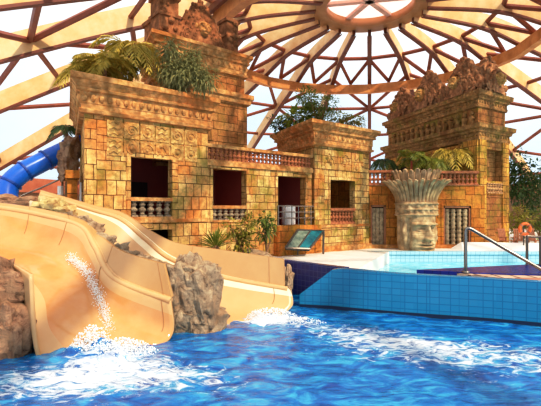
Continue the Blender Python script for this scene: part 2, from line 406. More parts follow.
rp = nt.nodes.new('ShaderNodeValToRGB'); cr = rp.color_ramp; cr.elements[0].position = .55; cr.elements[0].color = (.58,.76,.90,1); cr.elements[1].position = .98; cr.elements[1].color = (1,.99,.97,1)
nt.links.new(ad.outputs[0], rp.inputs[0]); nt.links.new(rp.outputs[0], bg.inputs[0]); bg.inputs[1].default_value = 1.25
sun = bpy.data.lights.new('sun', 'SUN'); so = bpy.data.objects.new('sun', sun); col.objects.link(so)
sun.energy = 4.3; sun.angle = math.radians(2.5); sun.color = (1,.86,.66)
so.rotation_euler = (-Vector((.52,-.62,.72))).to_track_quat('-Z','Y').to_euler()
scene.view_settings.view_transform = 'Standard'; scene.view_settings.look = 'None'; scene.view_settings.exposure = 0
scene.view_settings.use_curve_mapping = True
cmv = scene.view_settings.curve_mapping.curves[3]
cmv.points.new(.22,.185); cmv.points.new(.70,.76); scene.view_settings.curve_mapping.update()

# ------------------------------------------------------------------ dome roof
D = 30.0; AX = Vector((.225*D, D))
PROF = [(.10,.475),(.14,.472),(.28,.455),(.40,.412),(.60,.335),(.85,.225),(1.10,.107)]
def dome_z(R):
    r = R/D
    for (r0,h0),(r1,h1) in zip(PROF, PROF[1:]):
        if r <= r1: return EYE+D*(h0+(h1-h0)*(r-r0)/(r1-r0))
    return EYE+D*PROF[-1][1]
PC = catmull([(r*D,0,EYE+h*D) for r, h in PROF], 6)
def dome_pt(R, a, drop=0): return Vector((AX.x+R*math.sin(a), AX.y+R*math.cos(a), dome_s(R)-drop))
def dome_s(R):
    for p, q in zip(PC, PC[1:]):
        if R <= q.x: return p.z+(q.z-p.z)*(R-p.x)/max(1e-6,q.x-p.x)
    return PC[-1].z
NR = 20; PH = math.atan2(AX.x, AX.y)
az = [PH+2*PI*i/NR for i in range(NR)]
mb = MB(); rows = []
for p in PC: rows.append([(AX.x+p.x*math.sin(2*PI*k/80+PH), AX.y+p.x*math.cos(2*PI*k/80+PH), p.z+.06) for k in range(80)])
mb.grid(rows, True); mb.add(rows[0], [tuple(range(80))])
ceiling = mb.build('ceiling', 'glass', None, True, 'structure')
def in_view(p, m=200):
    return p.y > 1 and -m < 270+F*p.x/p.y < 541+m and 210-F*(p.z-EYE)/p.y > -m
DEP = 1.0
for a in az:
    pts = [p for p in PC if p.x >= .125*D]
    if not any(in_view(Vector((AX.x+p.x*math.sin(a), AX.y+p.x*math.cos(a), p.z))) for p in pts): continue
    mb = MB(); side = Vector((math.cos(a), -math.sin(a), 0))*.12; T1, T2, B1, B2 = [], [], [], []
    for i, p in enumerate(pts):
        q = pts[min(i+1,len(pts)-1)]-pts[max(i-1,0)]; nrm = Vector((-q.z, 0, q.x)).normalized()
        dd = DEP*(.75+.35*min(1,(p.x-.12*D)/(.3*D)))
        top = Vector((AX.x+p.x*math.sin(a), AX.y+p.x*math.cos(a), p.z)); b = p-nrm*dd
        bot = Vector((AX.x+b.x*math.sin(a), AX.y+b.x*math.cos(a), b.z))
        T1.append(top-side); T2.append(top+side); B1.append(bot-side); B2.append(bot+side)
    mb.grid([T1,B1]); mb.grid([B2,T2]); mb.k = 1; mb.grid([B1,B2]); mb.grid([T2,T1])
    mb.add([B1[0],B2[0],T2[0],T1[0]], [(0,1,2,3)])
    up = Vector((0,0,.13)); s2 = side*1.5              # edge strips
    for X in ((B1,B2),):
        mb.grid([[p-s2*.3 for p in X[0]], [p-s2*.3-up for p in X[0]], [p+s2*.3-up for p in X[1]], [p+s2*.3 for p in X[1]]])
    mb.build('rib', ['rib','ribedge'], ceiling)
def ringbeam(R, z, wd, ht, m, name, n=NR):
    mb = MB(); rows = [[(AX.x+(R+o)*math.sin(PH+2*PI*k/n), AX.y+(R+o)*math.cos(PH+2*PI*k/n), z+h) for k in range(n)] for o, h in ((-wd/2,0),(wd/2,0),(wd/2,ht),(-wd/2,ht),(-wd/2,0))]
    mb.grid(rows, True); return mb.build(name, m, ceiling)
ringbeam(.358*D, EYE+.358*D, .5, .75, 'ringbeam', 'ring_beam')
ringbeam(.358*D+.55, EYE+.358*D+.55, .25, .35, 'ribedge', 'ring_beam')
RS = [.28,.365,.52,.68,.84,1.0]
DR = [.9,.95,1.05,1.05,1.05,1.05]
for R, dr in zip(RS, DR):
    if R in (.365,.84): continue
    mb = MB()
    for i in range(NR):
        p, q = dome_pt(R*D, az[i], dr*.55), dome_pt(R*D, az[(i+1)%NR], dr*.55)
        if in_view(p,300) or in_view(q,300): mb.tube([p,q], .16, 6)
    mb.build('purlin', 'brace', ceiling)
NODES = [.14]+RS
for b in range(len(NODES)-1):
    for i in range(NR):
        r0, r1 = NODES[b], NODES[b+1]; i2 = (i+1)%NR
        if b == 0: continue
        if b == 1:
            mid = (az[i]+(PH+2*PI*(i+1)/NR))/2
            prs = [(dome_pt(r1*D, mid, 1.0), dome_pt(r0*D, az[i], .6)), (dome_pt(r1*D, mid, 1.0), dome_pt(r0*D, az[i2], .6))]
        elif (i+b) % 2: prs = [(dome_pt(r0*D, az[i], .6), dome_pt(r1*D, az[i2], .6))]
        else: prs = [(dome_pt(r1*D, az[i], .6), dome_pt(r0*D, az[i2], .6))]
        for p, q in prs:
            if in_view(p,60) or in_view(q,60): MB().tube([p,q], .16, 6).build('brace', 'brace', ceiling)
mb = MB(); n = 64                                        # oculus ring
prof = [(.100,.459),(.140,.459),(.143,.463),(.143,.478),(.097,.478),(.097,.462),(.100,.459)]
mb.grid([[(AX.x+r*D*math.sin(2*PI*k/n), AX.y+r*D*math.cos(2*PI*k/n), EYE+h*D) for k in range(n)] for r, h in prof], True)
mb.build('oculus_ring', 'oculus', ceiling, True)
for k in range(3):
    a = PH+.5+k*PI/3; d = Vector((math.sin(a), math.cos(a), 0))*.1*D; c = Vector((AX.x,AX.y,EYE+.476*D))
    mb = MB(); mb.box(c, (.195*D,.4,.22), PI/2-a); mb.build('oculus_beam', 'pinkbeam', ceiling)
pk = bpy.data.materials.new('pink_glazing'); pk.use_nodes = True; t_ = pk.node_tree; t_.nodes.remove(t_.nodes['Principled BSDF'])
a_ = t_.nodes.new('ShaderNodeBsdfTransparent'); a_.inputs[0].default_value = (1,.90,.88,1); b_ = t_.nodes.new('ShaderNodeBsdfTranslucent'); b_.inputs[0].default_value = (1,.75,.70,1)
c_ = t_.nodes.new('ShaderNodeMixShader'); c_.inputs[0].default_value = .45; t_.links.new(a_.outputs[0], c_.inputs[1]); t_.links.new(b_.outputs[0], c_.inputs[2]); t_.links.new(c_.outputs[0], t_.nodes['Material Output'].inputs[0])
mb = MB(); mb.lathe([(.098*D,0),(.05*D,.35),(.01,.5)], 40, (AX.x,AX.y,EYE+.4785*D)); mb.build('oculus_pane', pk, ceiling, True)

# perimeter wall of the hall
mb = MB(); RW = 1.1*D; n = 60
rg = lambda R, z: [(AX.x+R*math.sin(2*PI*k/n), AX.y+R*math.cos(2*PI*k/n), z) for k in range(-19,20)]
mb.grid([rg(RW-.2,DECK-.3), rg(RW-.2,EYE+1.7), rg(RW+.2,EYE+1.7), rg(RW+.2,DECK-.3)])
wb = mb.build('wall_back', 'farwall', None, False, 'structure')
mb = MB(); mb.grid([rg(RW-.5,EYE+1.7), rg(RW-.5,EYE+3.1), rg(RW+.3,EYE+3.1), rg(RW+.3,EYE+1.7), rg(RW-.5,EYE+1.7)]); mb.build('trim_1', 'farbeam', None, False, 'structure')

# ------------------------------------------------------------------ floors and pools
mb = MB()
mb.prism([(-42,23.68),(42,23.68),(42,66),(-42,66)], -.3, DECK)
mb.prism([(-42,15.2),(-.6,15.2),(-.4,17.5),(.58,17.3),(2.6,15.1),(6.4,23.7),(-42,23.7)], -.3, DECK+.02)
floor = mb.build('floor', 'deck', None, False, 'structure')
# blue tiled dividing wall
wl = [at(299,307,14.5), at(331,310,14.25), at(400,316,13.4), at(541,326,12.1)]
wl = [Vector((p.x,p.y,0)) for p in wl]; wl.append(Vector((12.5,9.2,0)))
tops = [.42,1.25,1.25,1.22,1.2]
front = [wl[0].lerp(wl[1],k/8) for k in range(8)]+catmull(wl[1:], 8); tt = catmull([(i,0,z) for i, z in enumerate(tops)], 8)
tt = [Vector((0,0,tops[0]+(tops[1]-tops[0])*k/8)) for k in range(8)]+tt[8:]
mb = MB(); dn = Vector((.35,.94,0))
mb.grid([[p+Vector((0,0,-.4)) for p in front], [Vector((p.x,p.y,t.z)) for p, t in zip(front,tt)]])
dw = mb.build('trim_2', 'bluetile', None, False, 'structure')
mb = MB(); back = [Vector((p.x,p.y,t.z))+dn*.35 for p, t in zip(front,tt)]
mb.grid([[Vector((p.x,p.y,t.z)) for p, t in zip(front,tt)], back, [Vector((b.x,b.y,-.3)) for b in back]])
mb.build('coping', 'bluetop', dw)
mb = MB(); mb.grid([[p+Vector((0,-.01,z)) for p in front] for z in (-.02,.10)]); mb.build('waterline_band', 'waterline', dw)
# navy wall on the left of the divider
mb = MB(); nv = [Vector((.05,17.3)), Vector((.62,17.0)), Vector((2.35,14.55))]
mb.prism([(-.4,17.3),(.45,17.05),(2.42,14.92),(2.7,15.1),(.6,17.35),(-.4,17.6)], -.3, 1.25)
mb.build('trim_3', 'navytile', None, False, 'structure')
# right-hand platform
mb = MB(); mb.prism([(6.0,14.15),(7.9,12.35),(12.6,9.6),(16,13.5),(10.3,15.1)], .0, 1.16); plat = mb.build('trim_4', 'edgetile', None, False, 'structure')
mb = MB(); mb.prism([(4.9,14.75),(6.55,14.05),(8.6,13.6),(16,13.0),(16,16.3),(10.2,16.4)], -.2, 1.2); mb.build('trim_5', 'navymat', None, False, 'structure')
mb = MB(); mb.prism([(7.2,12.95),(7.95,12.32),(13,9.5),(14,10.6),(9.0,13.1)], .0, 1.19); mb.build('trim_6', 'redpave', None, False, 'structure')
# upper pool
mb = MB(); mb.grid([[(x*.5+2.2, 14.6+y*.5, .38) for x in range(48)] for y in range(20)]); uw = mb.build('pool_water', 'water_up'); tag(uw, 'calm pale turquoise water of the raised pool behind the blue wall', 'water', kind='stuff')
mb = MB(); mb.seg((5.3,23.67),(30,23.67), .2, .80, 0, .1); mb.seg((5.3,23.65),(30,23.65),.8,.97,.05,.5); mb.build('trim_7', 'paletile', None, False, 'structure')
mb = MB(); mb.add([(10.4,23.6,.8),(30,23.6,.8),(30,25.4,.98),(11.0,25.4,1.35),(10.4,25.4,.98),(30,25.4,1.15)], [(0,1,5,3),(0,3,4)]); mb.prism([(11,25.3),(30,25.3),(30,25.6),(11,25.6)],.9,1.25); mb.build('trim_8', 'white', None, False, 'structure')

# lower pool water with foam
def foam_density(x, y):
    d = -.25
    def blob(cx, cy, sx, sy, ang, amp):
        c, s = math.cos(ang), math.sin(ang); dx, dy = x-cx, y-cy; a = (dx*c+dy*s)/sx; b = (-dx*s+dy*c)/sy
        return amp*math.exp(-(a*a+b*b))
    f = blob(-3.5,9.4,1.7,1.0,.4,.55)+blob(-3.0,8.4,2.8,.9,.1,.38)+blob(-4.2,7.6,2.8,.9,0,.34)+blob(-1.5,8.4,1.6,.9,-.5,.28)
    f += blob(-.1,12.9,1.2,.7,.3,.75)+blob(1.6,11.8,2.2,1.0,-.45,.40)+blob(3.6,10.5,2.8,1.2,-.4,.38)+blob(6,9.6,2.8,1.3,-.3,.34)+blob(2.2,9.6,2.8,1.0,-.2,.30)+blob(4.0,8.0,3.0,.9,0,.2)
    return min(.03+f*.56, .47)
mb = MB(); NX, NY = 250, 170; rows = []; fo = []
for j in range(NY):
    r = []
    for i in range(NX):
        x = -9+20*i/(NX-1); y = 5.0+12*j/(NY-1); fd = foam_density(x,y)
        z = .05*noise.noise((x*.9,y*1.3,1))+.03*noise.noise((x*2.3,y*3.1,4))+max(0,fd-.1)*.16*noise.noise((x*4,y*4,9))
        z += (.34*math.exp(-((x+3.95)/.75)**2-((y-9.72)/.34)**2)+.16*math.exp(-((x-.1)/.8)**2-((y-12.95)/.4)**2))*max(0,.55+1.1*noise.noise((x*2.6,y*2.6,3))+.7*noise.noise((x*7,y*7,5)))
        r.append((x,y,z)); fo.append(fd)
    rows.append(r)
mb.grid(rows); lw = mb.build('pool_water', 'water', None, True); tag(lw, 'choppy deep blue water with white foam in the splash pool', 'water', kind='stuff')
atr = lw.data.attributes.new('foam', 'FLOAT', 'POINT'); atr.data.foreach_set('value', fo)

# splashes: lumpy foam and droplets at the slide mouths
def splash(name, spots, nd, seed, label):
    r = random.Random(seed); mb = MB()
    for (x,y,z,sx,sy,sz,n) in spots:
        for _ in range(n):
            a = r.uniform(0,2*PI); q = r.random()**.6
            px, py = x+sx*q*math.cos(a), y+sy*q*math.sin(a); h = sz*(1-q*q)*r.random()
            s = r.uniform(.004,.017)*(1.25-q*.6); mb.ball((px,py,z+h), (s*1.3,s*1.3,s), 6, 4)
    return tag(mb.build(name, 'foam', None, True), label, 'splash', kind='stuff')
splash('foam_splash', [(-3.75,9.75,-.03,1.15,.4,.36,2600),(-4.0,9.9,.0,.6,.3,.62,1500),(-3.3,9.9,0,.8,.35,.34,1200)], 0, 3, 'white spray thrown up at the mouth of the front slide')
splash('foam_splash', [(.0,13.2,-.02,.9,.6,.28,1300),(.6,12.6,-.02,1.0,.4,.16,800),(-.4,12.9,0,.4,.4,.26,500)], 0, 5, 'white spray at the mouth of the slide behind the rock')

# ------------------------------------------------------------------ temple: left tower
U = Vector((.766,.643)); S = Vector((-.42,.907))
Z = lambda e: EYE+e
P0 = Vector((-6.55,15.5)); L1 = Line(P0, U)
LT = 5.05; WT = 6.8
polyL = [P0, P0+U*LT, P0+U*LT+S*WT, P0+S*WT]
TOPZ = Z(4.72)
BIG = lambda zt, k=1: [(0,zt-1.32*k),(.17*k,zt-1.30*k),(.21*k,zt-1.19*k),(.12*k,zt-1.14*k),(.12*k,zt-.98*k),(.15*k,zt-.95*k),(.15*k,zt-.58*k),(.27*k,zt-.54*k),(.29*k,zt-.46*k),(.24*k,zt-.43*k),(.36*k,zt-.28*k),(.40*k,zt-.22*k),(.46*k,zt-.2*k),(.46*k,zt-.03*k),(.42*k,zt),(0,zt)]
tw = empty('temple_tower', (P0.x,P0.y,DECK), 'golden stone temple tower at left with egg-moulded cornice and large square window', 'tower')
w1 = (L1.t(130), L1.t(171.5), L1.z(150,219), L1.z(150,158)); w1b = (L1.t(140), L1.t(171.5), DECK, L1.z(165,229.5))
walls(MB(), polyL, DECK-.05, TOPZ-1.3, {0:[w1, w1b], 3:[(2.2,4.6,DECK,Z(1.2))]}).build('wall', 'gold', tw)
cornice(MB(), polyL, BIG(TOPZ), (.16,TOPZ-.77,.29,(.105,.105,.13))).build('cornice', 'cornice', tw)
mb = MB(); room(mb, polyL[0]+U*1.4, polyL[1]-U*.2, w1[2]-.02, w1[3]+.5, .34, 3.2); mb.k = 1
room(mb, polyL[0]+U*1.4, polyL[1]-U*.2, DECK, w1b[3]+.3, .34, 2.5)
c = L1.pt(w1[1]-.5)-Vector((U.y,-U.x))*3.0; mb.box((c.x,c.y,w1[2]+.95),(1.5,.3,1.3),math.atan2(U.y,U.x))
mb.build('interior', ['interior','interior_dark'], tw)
balustrade(tw, L1.pt(w1[0]), L1.pt(w1[1]), w1[2], L1.z(150,197.5)-w1[2], .33, 'cornice', 'baluster_grey', 1.25)
# carved glyph courses under the cornice
def glyphs(mb, line, t0, t1, z0, z1, rows, r):
    h = (z1-z0)/rows; n = max(1, round((t1-t0)/(h*1.02))); wd = (t1-t0)/n; nn = Vector((line.u.y,-line.u.x)); d = line.u
    for j in range(rows):
        for i in range(n):
            a = line.pt(t0+wd*i+.03); b = line.pt(t0+wd*(i+1)-.03); mb.seg(a, b, z0+h*j+.03, z0+h*(j+1)-.03, .035, .02)
            c = (a+b)/2+nn*.04; zc = z0+h*(j+.5); kind = r.randrange(4)
            W3 = lambda x, z: (c.x+d.x*x, c.y+d.y*x, zc+z)
            k = min(wd,h)*.36
            if kind == 0:
                mb.tube([W3(k*(1-i_/26)*math.cos(i_*.5), k*(1-i_/26)*math.sin(i_*.5)) for i_ in range(24)], .035, 5)
            elif kind == 1:
                for q in range(3): mb.tube([W3(-k*.9, -k+q*k*.9), W3(-k*.2,-k*.6+q*k*.9), W3(k*.4,-k+q*k*.9), W3(k*.9,-k*.5+q*k*.8)], .035, 5)
            elif kind == 2:
                mb.tube([W3(k*.8*math.cos(i_*PI/6), k*.8*math.sin(i_*PI/6)) for i_ in range(13)], .035, 5); mb.ball(W3(0,0), k*.4, 7, 5)
            else:
                for q in range(4): mb.ball(W3(r.uniform(-k,k)*.8, r.uniform(-k,k)*.8), (k*.35,k*.25,k*.35), 7, 5)
                mb.tube([W3(-k,-k*.8), W3(0,k*.8), W3(k,-k*.6)], .035, 5)
mb = MB(); glyphs(mb, L1, .75, LT-.5, TOPZ-2.75, TOPZ-1.4, 2, random.Random(4)); mb.build('carved_band', 'relief', tw)
mb = MB(); mb.seg(polyL[0], polyL[1], w1[2]-.14, w1[2], .06, .0); mb.build('sill_course', 'cornice', tw)
# side porch at the left of the tower
ps = polyL[3]; mb = MB()
q = polyL[0]+S*2.0; nS = Vector((-S.y,S.x))*-1; nS = Vector((-S.y*1,S.x*1))
for k in (1.7, 4.9):
    c = polyL[0]+S*k+Vector((-.35,-.15)); mb.box((c.x,c.y,(DECK+Z(1.3))/2),(.35,.35,Z(1.3)-DECK),math.atan2(S.y,S.x))
c = polyL[0]+S*3.3+Vector((-.35,-.15)); mb.box((c.x,c.y,Z(1.35)),(4.0,.5,.3),math.atan2(S.y,S.x)); mb.build('porch', 'orange', tw)

# upper tower
L2 = Line((-5.04,19.8), U); LU = 4.8
A = L2.P; polyU = [A, A+U*LU, A+U*LU+S*4, A+S*4]
ut = empty('temple_tower', (A.x,A.y,Z(2)), 'tall reddish stone tower rising behind the left tower roof with a carved lion crest', 'tower')
ZU = Z(7.95)
walls(MB(), polyU, Z(2.0), ZU-.9).build('wall', 'upper', ut)
pl = offset_poly(polyU, .12); walls(MB(), pl, Z(2.0), Z(5.4)).build('lower_wall', 'upper', ut)
cornice(MB(), pl, [(0,Z(5.35)),(.16,Z(5.42)),(.2,Z(5.6)),(.3,Z(5.68)),(.3,Z(5.9)),(-.1,Z(6.0))]).build('string_course', 'cornice', ut)
cornice(MB(), polyU, BIG(ZU,.85), (.13,ZU-.66,.3,(.09,.09,.11))).build('cornice', 'cornice', ut)
def crest(name, mats, parent, origin, d, wd, ht, seed, face='lion', th=.35):
    """carved gable: arched plates one in front of another, scrolls and scales along the edge, a face in the middle"""
    r = random.Random(seed); mb = MB(); d = Vector(d).normalized(); n = Vector((d.y,-d.x)); o = Vector(origin)
    def W3(x, z, f): q = Vector((o.x,o.y))+d*x+n*f; return (q.x,q.y,o.z+z)
    def outline(s):
        pts = []
        for i in range(33):
            t = i/32; x = -wd/2+wd*t; a = abs(2*t-1)
            z = ht*(1-a**1.6)*(.9+.1*math.cos(a*7*PI/2)**2)+ht*.16
            pts.append((x*s, z*s if s < 1 else z))
        return pts
    for s, f in ((1,0),(.84,th*.35),(.64,th*.6),(.44,th*.8)):
        pts = outline(s); N = len(pts)
        rows = [[W3(x,0,f-th*.4) for x, z in pts],[W3(x,z,f-th*.4) for x, z in pts],[W3(x,z,f+.12) for x, z in pts],[W3(x,0,f+.14) for x, z in pts]]
        mb.grid(rows)
        for i in range(1, N-1, 2):
            x, z = pts[i]; k = wd*.03*r.uniform(.7,1.25)
            mb.ball(W3(x, z-k*.2, f+.08), (k,k,k*r.uniform(.9,1.5)), 7, 5)
    for sgn in (-1,1):
        for _ in range(2):
            cx = sgn*wd*r.uniform(.28,.38); cz = ht*r.uniform(.12,.28); k = wd*.07
            mb.tube([W3(cx+k*(1-i/22)*math.cos(sgn*i*.55), cz+k*(1-i/22)*math.sin(i*.55)+k*.3, th*.75) for i in range(20)], .05, 5)
    for i in range(12):
        x = r.uniform(-.42,.42)*wd; z = r.uniform(.05,.5)*ht*(1-abs(2*x/wd)**1.3)+.05
        k = r.uniform(.018,.035)*wd; mb.ball(W3(x,z,th*.6), (k,k,k*1.2), 7, 5)
    mb.k = 1; k = min(wd*.13, ht*.16); cz = ht*.40; f0 = th*1.0             # face
    mb.ball(W3(0,cz,f0-.05), (k,k,k*1.2), 12, 8); mb.ball(W3(0,cz-k*.1,f0+k*.85), (k*.22,k*.22,k*.45), 8, 6)
    for sgn in (-1,1):
        mb.ball(W3(sgn*k*.42,cz+k*.25,f0+k*.72), k*.2, 8, 5); mb.ball(W3(sgn*k*.5,cz+k*.55,f0+k*.62), (k*.4,k*.3,k*.16), 8, 5); mb.ball(W3(sgn*k*.35,cz-k*.45,f0+k*.68), (k*.36,k*.3,k*.25), 8, 5)
        mb.ball(W3(sgn*k*1.15,cz+k*.3,f0-.05), (k*.3,k*.3,k*.45), 8, 5)
    mb.ball(W3(0,cz-k*.85,f0+k*.45), (k*.5,k*.4,k*.2), 8, 5)
    mb.k = 0
    for i in range(13):                                         # mane or headdress rays
        a = -PI*.15+i*PI*1.3/12; mb.ball(W3(k*1.45*math.cos(a), cz+k*1.5*math.sin(a)+k*.1, f0-.1), (k*.32,k*.32,k*.4), 7, 5)
    return mb.build(name, [mats,'relief' if face == 'king' else 'cornice'], parent, True)
cz = ZU-.02; cA = L2.pt(L2.t(201))+Vector((-S.x,-S.y))*-.3
crest('carved_crest', 'crest', ut, (cA.x,cA.y,cz), U, 2.75, 2.0, 1)
def post(parent, px0, px1, pytop, line, name='corner_post', m='crest', back=.5):
    t0, t1 = line.t(px0), line.t(px1); a, b = line.pt(t0)+S*back*.4, line.pt(t1)+S*back*.4; zt = line.z((px0+px1)/2, pytop); mb = MB()
    mb.seg(a, b, cz, zt, 0, t1-t0); 
    for zz in (cz+.05, (cz+zt)/2, zt-.2): mb.seg(a, b, zz, zz+.14, .08, t1-t0+.08, .08)
    nn = Vector((U.y,-U.x))
    for i in range(14):
        q = a+(b-a)*rnd.random()+nn*.02; mb.ball((q.x,q.y,cz+(zt-cz)*rnd.uniform(.1,.9)), rnd.uniform(.07,.16), 7, 5)
    return mb.build(name, m, parent)
post(ut, 160, 179, -8, L2); post(ut, 227.5, 239, 17, L2)
q0 = L2.pt(L2.t(160))+S*2.2; mb = MB(); mb.seg(q0, q0+U*.9, cz, cz+1.6, 0, .9); mb.seg(q0,q0+U*.9,cz+1.4,cz+1.6,.1,1.0,.1); mb.build('corner_post', 'crest', ut)

# gallery wing between the towers
tW0, tW1 = LT+.02, L1.t(313.5)
LW = Line(P0-Vector((U.y,-U.x))*.15, U)
a, b = LW.pt(tW0), LW.pt(tW1)
polyW = [a, b, b+S*4.2, a+S*4.2]
wg = empty('temple_gallery', (a.x,a.y,DECK), 'two-storey golden stone gallery between the left and middle towers with balustraded roof terrace', 'building')
zr = Z(2.05); zl = lambda px: LW.t(px)-tW0
g1 = (zl(212), zl(245.5), LW.z(228,222), LW.z(228,169.5)); g2 = (zl(277), zl(304.5), LW.z(290,225), LW.z(290,176.5))
walls(MB(), polyW, DECK-.05, zr, {0:[g1,g2]}, edges=(0,1,2,3)).build('wall', 'wing', wg)
mb = MB(); mb.prism(polyW, zr-.01, zr+.02); mb.seg(a, b, zr-.12, zr+.06, .1, .4); mb.build('roof_terrace', 'cornice', wg)
balustrade(wg, a, b, zr+.05, .76, .24, 'cornice', 'baluster_red', .95)
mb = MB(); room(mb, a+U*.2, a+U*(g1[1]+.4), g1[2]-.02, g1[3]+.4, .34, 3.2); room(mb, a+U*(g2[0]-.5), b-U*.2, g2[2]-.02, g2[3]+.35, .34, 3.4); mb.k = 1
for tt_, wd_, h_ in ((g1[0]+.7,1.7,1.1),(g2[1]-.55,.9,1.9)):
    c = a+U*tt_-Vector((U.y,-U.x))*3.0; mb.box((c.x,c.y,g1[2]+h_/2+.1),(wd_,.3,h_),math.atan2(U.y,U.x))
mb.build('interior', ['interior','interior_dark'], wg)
balustrade(wg, a+U*g1[0], a+U*g1[1], g1[2], LW.z(228,205.5)-g1[2], .3, 'cornice', 'baluster_grey', 1.2)
mb = MB(); nn = Vector((U.y,-U.x))
for i in range(7):
    q = a+U*(g2[0]-.05+i*(g2[1]-g2[0]+.8)/6)+nn*.12; mb.tube([(q.x,q.y,g2[2]),(q.x,q.y,g2[2]+.95)], .028, 6)
for h in (.35,.65,.95): q, q2 = a+U*(g2[0]-.1)+nn*.12, a+U*(g2[1]+.8)+nn*.12; mb.tube([(q.x,q.y,g2[2]+h),(q2.x,q2.y,g2[2]+h)], .03, 6)
mb.build('handrail', 'steel', wg)
mb = MB(); q, q2 = a+U*(g2[0]-.25), a+U*(g2[1]+.85); mb.seg(q, q2, DECK, g2[2]-.02, .35, 0); mb.build('door_step', 'orange', wg)
c = a+U*(g2[1]-.6)-nn*.6; mb = MB(); mb.lathe([(.34,0),(.36,.05),(.36,.9),(.3,.98),(.1,1.0)], 16, (c.x,c.y,g2[2])); tag(mb.build('drum', 'white', None, True), 'white drum standing in the gallery doorway behind steel rails', 'drum')

# middle tower
L3 = Line(P0-Vector((U.y,-U.x))*-.0, U); tM0, tM1 = L1.t(314), L1.t(368.5)
a3, b3 = L1.pt(tM0), L1.pt(tM1); S3 = Vector((-.4,.917)); polyM = [a3, b3, b3+S3*4.2, a3+S3*4.2]; ZM = Z(4.62)
mt = empty('temple_tower', (a3.x,a3.y,DECK), 'golden stone middle tower with flared cornice and shrubs growing on its roof', 'tower')
tm = lambda px: L1.t(px)-tM0
m1 = (tm(329.5), tm(354), L1.z(342,224), L1.z(342,180.5))
walls(MB(), polyM, DECK-.05, ZM-1.2, {0:[m1]}).build('wall', 'wing', mt)
cornice(MB(), polyM, [(o*1.25,z) for o, z in BIG(ZM,.95)], (.18,ZM-.73,.34,(.1,.1,.13))).build('cornice', 'cornice', mt)
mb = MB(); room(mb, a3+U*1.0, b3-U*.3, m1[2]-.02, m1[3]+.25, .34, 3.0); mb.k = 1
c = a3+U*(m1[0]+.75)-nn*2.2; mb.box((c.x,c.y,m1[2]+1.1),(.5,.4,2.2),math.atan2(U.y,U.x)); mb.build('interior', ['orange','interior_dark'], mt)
balustrade(mt, a3+U*m1[0], a3+U*m1[1], m1[2], L1.z(342,208)-m1[2], .27, 'baluster_red', 'baluster_red', 1.05)
mb = MB()
for k in (0,1):
    q = a3+U*(.55+k*1.5)
glyphs(mb, Line(a3,U), .5, tM1-tM0-.4, ZM-2.5, ZM-1.35, 1, random.Random(9)); mb.build('carved_band', 'wing', mt)
mb = MB(); mb.seg(a3-U*.1, b3+U*.1, DECK-.02, DECK+.3, .12, 0); mb.seg(a3, b3, m1[2]-.16, m1[2]-.02, .07, 0); mb.build('plinth', 'cornice', mt)

# low wall with log doors, right of the middle tower
YW = 26.0; wxa, wxb = b3.x-.3, 12.65
twl = empty('temple_wall', (wxa,YW,DECK), 'orange stone wall with two log-barred doorways between middle tower and right tower', 'wall')
X = lambda px: (px-270)/F*YW
ZWt = Z(1.42); Zp = lambda py: EYE-(py-210)/F*YW
d1 = (X(367.5)-wxa+.15, X(385.5)-wxa, Zp(247), Zp(205)); d2 = (X(443)-wxa, X(470.5)-wxa, Zp(246.5), Zp(206))
pw = [Vector((wxa,YW)), Vector((wxb,YW)), Vector((wxb,YW+.9)), Vector((wxa,YW+.9))]
walls(MB(), pw, DECK-.05, ZWt, {0:[d1,d2]}, .4).build('wall', 'orange', twl)
mb = MB(); mb.prism(pw, ZWt-.02, ZWt+.05); mb.build('coping', 'cornice', twl)
for dd, nl in ((d1,3),(d2,4)):
    fr = MB(); x0, x1 = wxa+dd[0], wxa+dd[1]
    for xx in (x0+.05, x1-.05): fr.box((xx,YW+.12,(dd[2]+dd[3])/2),(.1,.2,dd[3]-dd[2]))
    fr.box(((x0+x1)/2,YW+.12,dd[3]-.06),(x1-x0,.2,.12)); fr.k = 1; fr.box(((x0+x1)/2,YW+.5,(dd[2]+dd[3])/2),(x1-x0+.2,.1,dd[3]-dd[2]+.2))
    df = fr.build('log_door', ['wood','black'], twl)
    for i in range(nl):
        xc = x0+.1+(x1-x0-.2)*(i+.5)/nl; pr = []; h = dd[3]-dd[2]-.14; n = 9
        for k in range(n):
            z0 = dd[2]+h*k/n; z1 = dd[2]+h*(k+1)/n; pr += [(.11,z0),(.145,z0+.05),(.15,(z0+z1)/2),(.14,z1-.05)]
        MB().lathe(pr, 10, (xc,YW+.2,0)).build('log', 'log', df, True)
balustrade(twl, (wxa+.3,YW), (X(392),YW), ZWt+.03, .9, .24, 'baluster_red', 'baluster_red', 1.0)
balustrade(twl, (X(440),YW), (X(478),YW), ZWt+.03, .86, .26, 'baluster_red', 'baluster_red', 1.0)
mb = MB(); mb.seg((wxa,YW),(wxb,YW), DECK-.02, DECK+.22, .25, 0); mb.build('plinth', 'cornice', twl)

# right tower
C0 = Vector((12.76,27.0)); V1 = Vector((-2.98,9.8)).normalized(); V2 = Vector((2.81,1.9)).normalized()
LA, LB = 10.4, 3.4
